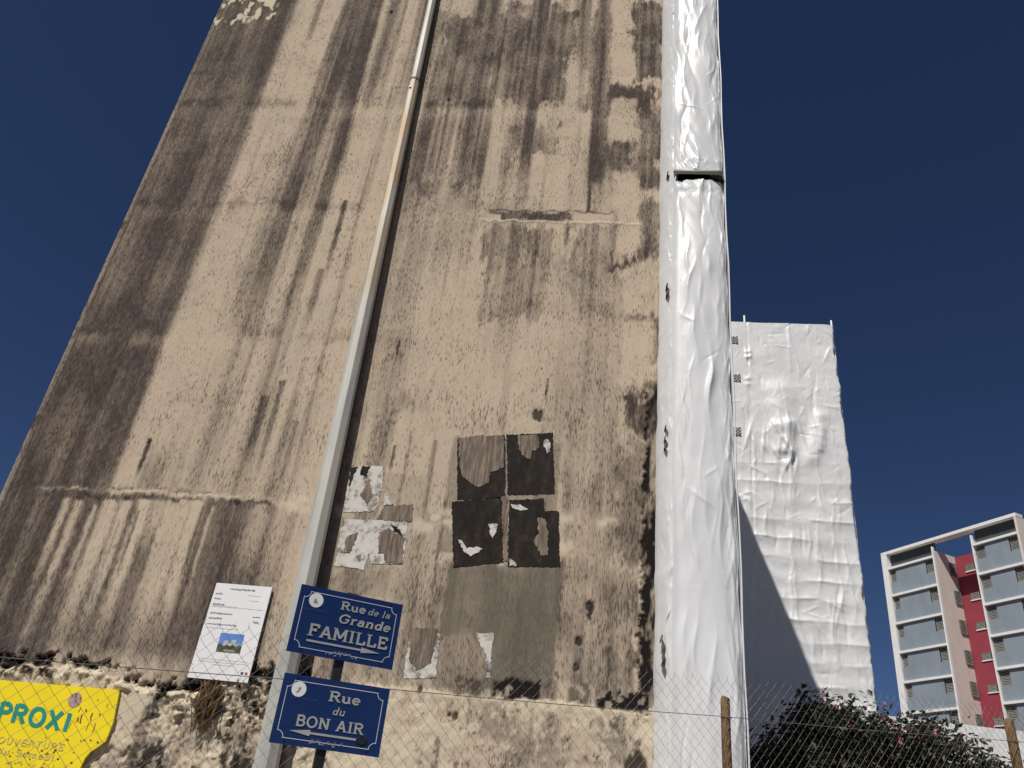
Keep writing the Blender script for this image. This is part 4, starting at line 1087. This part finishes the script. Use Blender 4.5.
A('return_wall', MB().box((L1 - .05, .262, gb - 3), (L1 + .01, 3.06, TOP - 1.2)), M_ap)
A('return_wall', MB().box((R0 - .01, .262, gb - 3), (R0 + .05, 3.06, TOP - 1.2)), M_ap)
A('stair_wall', MB().box((L1 + .005, 3.02, gb - 3), (R0 - .005, 3.4, TOP - 1.28)), M_ar)
A('roof_plant', MB().box((R1 - .05, .96, TOP - .08), (R1 + 1.6, 3, TOP + .05)), M_ad)
for xx_ in (6.9, 7.9): A('antenna', MB().tube([(xx_, 5.0, TOP - 1.4), (xx_, 5.0, TOP + .1)], .03, 6), M_steel)
def louvre_mesh(w, hgt, n):
    mb = MB()
    mb.box((0, 0, 0), (w, .03, .06)); mb.box((0, 0, hgt - .06), (w, .03, hgt)); mb.box((0, 0, .06), (.06, .03, hgt - .06)); mb.box((w - .06, 0, .06), (w, .03, hgt - .06))
    for k in range(n):
        z = .08 + (hgt - .16) * k / n
        mb.add([(.06, .0, z), (w - .06, .0, z), (w - .06, .06, z + .09), (.06, .06, z + .09), (.06, .012, z - .012), (w - .06, .012, z - .012), (w - .06, .072, z + .078), (.06, .072, z + .078)],
               [(0, 1, 2, 3), (7, 6, 5, 4), (0, 4, 5, 1), (2, 6, 7, 3)])
    return mb.fix('louvre')
LV = louvre_mesh(.86, 1.28, 9); LVn = louvre_mesh(.62, 1.28, 9); LVs = louvre_mesh(.85, .62, 4)
def place(me, name, mat, loc, parent=ap, rz=0):
    o = put(name, me, mat, parent); o.location = loc; o.rotation_euler = (0, 0, rz); return o
for k, z in enumerate(zs):
    for (a, b_) in ((L0 + .66, L1 - .14), (R0 + .14, R1 - .22)):
        A('slab', MB().box((a - .0, -.02, z - .22), (b_ + .0, .78, z)), M_aw)
        zb_ = z - .22; z0 = z - 2.78 - .0; w = b_ - a
        lw_ = .66 if a < 5 else .9
        # a panel cut away at its upper corners where the louvres sit
        A('panel', MB().prism([(a + .03, z0 + .004), (b_ - .03, z0 + .004), (b_ - .03, zb_ - 1.36), (b_ - 1.0, zb_ - 1.36), (b_ - 1.0, zb_ - .03), (a + lw_ + .12, zb_ - .03), (a + lw_ + .12, zb_ - 1.36), (a + .03, zb_ - 1.36)], .16, .24), M_ag)
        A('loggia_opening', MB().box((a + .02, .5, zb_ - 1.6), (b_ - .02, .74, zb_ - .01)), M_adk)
        place(LVn if a < 5 else LV, 'louvre', M_al, (a + .06, .26, zb_ - 1.33)); place(LV, 'louvre', M_al, (b_ - .93, .26, zb_ - 1.33))
    # stairwell
    zc = z - 1.55
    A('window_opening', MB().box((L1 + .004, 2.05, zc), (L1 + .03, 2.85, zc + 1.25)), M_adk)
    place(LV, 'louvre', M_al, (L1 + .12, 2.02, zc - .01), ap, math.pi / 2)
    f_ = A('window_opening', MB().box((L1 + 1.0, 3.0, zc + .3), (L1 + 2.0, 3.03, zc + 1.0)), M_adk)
    place(LVs, 'louvre', M_al, (L1 + 1.08, 2.93, zc + .34))
    sf_ = A('window_frame', MB().box((L1 + .97, 2.93, zc + .24), (L1 + 2.02, 3.01, zc + .33)), M_aw)

# ------------------------------------------------------------------ flowering bush
bush = empty('flowering_bush', (4.4, 13.0, gz(4.4, 13.0)))
tag(bush, 'dark leafy bush with small pink flowers growing behind the fence', 'bush')
LB = (-4.4, -13.0, -gz(4.4, 13.0))
prof = [(738, 775), (752, 748), (768, 737), (790, 733), (799, 712), (812, 700), (826, 712), (842, 716), (862, 716), (880, 724), (905, 734), (925, 728), (938, 738), (952, 752), (975, 764), (1000, 772), (1030, 790)]
px_ = [WX(x, y, 13.0) for x, y in prof]
tx, th = np.array([p[0] for p in px_]), np.array([p[1] for p in px_])
r = np.random.default_rng(11)
cl = []
NC = 1300
while len(cl) < NC:
    X0 = r.uniform(tx[0], tx[-1]); topz = np.interp(X0, tx, th); 
    z = topz - .10 - abs(r.normal(0, .55)); y = 13.0 + r.normal(0, .5)
    if z < -1.0: continue
    cl.append((X0, y, z))
for (x, y) in [(803, 690), (806, 697), (800, 705), (850, 713), (855, 706), (922, 719), (927, 724), (918, 728), (893, 738), (960, 750), (985, 757), (998, 762), (768, 728), (820, 704), (871, 716), (803, 688), (924, 716), (930, 722), (934, 730), (962, 744)]:
    X0, z = WX(x, y, 13.0); cl.append((X0, 13.0 + r.normal(0, .05), z - .03))
def leaf(V, Fc, c_, ln, wd, dirv, upv):
    s_ = np.cross(dirv, upv); s_ /= np.linalg.norm(s_) + 1e-9
    b_ = len(V)
    mid = c_ + dirv * ln * .45 + upv * ln * .06
    V += [tuple(c_), tuple(mid + s_ * wd / 2), tuple(c_ + dirv * ln - upv * ln * .08), tuple(mid - s_ * wd / 2)]
    Fc.append((b_, b_ + 1, b_ + 2, b_ + 3))
V = []; Fc = []; V2 = []; F2 = []; V3 = []; F3 = []
for i, (x, y, z) in enumerate(cl):
    n_ = r.integers(12, 20) if i < NC else 14
    rad_ = r.uniform(.09, .17) if i < NC else .06
    for _ in range(n_):
        c_ = np.array([x, y, z + EYE]) + np.clip(r.normal(0, 1, 3), -1.6, 1.6) * rad_
        d_ = r.normal(0, 1, 3); d_[2] = d_[2] * .6 + .15; d_ /= np.linalg.norm(d_)
        u_ = r.normal(0, .6, 3) + np.array([-.1, -.2, 1.0]); u_ -= d_ * (u_ @ d_); u_ /= np.linalg.norm(u_)
        tgt = (V3, F3) if (r.random() < .16) else (V, Fc)
        leaf(tgt[0], tgt[1], c_, r.uniform(.075, .135), r.uniform(.042, .07), d_, u_)
    if r.random() < .10 and i < NC and z > np.interp(x, tx, th) - .7:
        fx = np.array([x, y - .22, z + EYE + .08]) + r.normal(0, .06, 3)
        for _ in range(6):
            d_ = r.normal(0, 1, 3); d_ /= np.linalg.norm(d_); u_ = r.normal(0, 1, 3); u_ -= d_ * (u_ @ d_); u_ /= np.linalg.norm(u_)
            leaf(V2, F2, fx + r.normal(0, .02, 3), r.uniform(.03, .055), .04, d_, u_)
def leafmat(name, a, b_):
    m, nt, bs = nmat(name)
    n_ = noise_node(nt, 5, 4); rr = ramp(nt, n_.outputs[0], [(.3, a), (.7, b_)])
    nt.links.new(rr.outputs[0], bs.inputs['Base Color']); bs.inputs['Roughness'].default_value = .5
    tr = nt.nodes.new('ShaderNodeBsdfTranslucent'); nt.links.new(rr.outputs[0], tr.inputs[0])
    mx_ = nt.nodes.new('ShaderNodeMixShader'); mx_.inputs[0].default_value = .2
    o_ = nt.nodes['Material Output']
    nt.links.new(bs.outputs[0], mx_.inputs[1]); nt.links.new(tr.outputs[0], mx_.inputs[2]); nt.links.new(mx_.outputs[0], o_.inputs[0])
    return m
for nm, v_, f_, mt in (('crown', V, Fc, leafmat('bush_leaves', (.011, .020, .008), (.034, .048, .018))), ('dry_leaves', V3, F3, leafmat('bronze_leaves', (.05, .022, .012), (.10, .045, .025))), ('blossom', V2, F2, leafmat('pink_petals', (.40, .08, .13), (.6, .2, .25)))):
    me = bpy.data.meshes.new(nm); me.from_pydata(v_, [], f_); me.update(); o = put(nm, me, mt, bush); o.location = LB
mb = MB()
for k in range(30):
    x1, y1, z1 = cl[r.integers(0, NC)] if k < 22 else cl[NC + k - 22]
    x0 = 4.2 + r.normal(0, .5) + (x1 - 4.2) * .35; y0 = 13.0 + r.normal(0, .2); zb0 = gz(x0, y0) - .1
    p0, p3 = Vector((x0, y0, zb0)), Vector((x1, y1, z1 + EYE))
    mb.tube([p0, p0.lerp(p3, .4) + Vector((r.normal(0, .08), r.normal(0, .08), .15)), p0.lerp(p3, .75) + Vector((r.normal(0, .05), 0, .1)), p3], [.03, .022, .012, .004], 6)
o = build('stems', mb, plain('bush_bark', (.08, .055, .035), .9, .3, 20), bush); o.location = LB

# ------------------------------------------------------------------ dry root tuft and loose rubble at the broken ledge
tuft = empty('dry_root_tuft', (WX(215, 690)[0], D - .1, WX(215, 700)[1] + EYE))
tag(tuft, 'dry brown roots hanging from the broken ledge under the white notice', 'plant')
mb = MB(); r = random.Random(3)
for k in range(70):
    a_ = WX(r.uniform(203, 226), r.uniform(680, 700)); b_ = WX(r.uniform(194, 212), r.uniform(706, 737))
    p0, p1 = Vector((a_[0], D - .06, a_[1] + EYE)), Vector((b_[0], D - r.uniform(.06, .15), b_[1] + EYE))
    mb.tube([p0, p0.lerp(p1, .5) + Vector((r.uniform(-.06, .06), -.05, r.uniform(-.03, .03))), p1], [.008, .007, .003], 4)
o = build('roots', mb, mottled('dry_roots', [(.3, (.05, .03, .012)), (.6, (.16, .10, .04)), (.8, (.3, .22, .12))], 12, 4), tuft); o.location = tuple(-c_ for c_ in tuft.location)
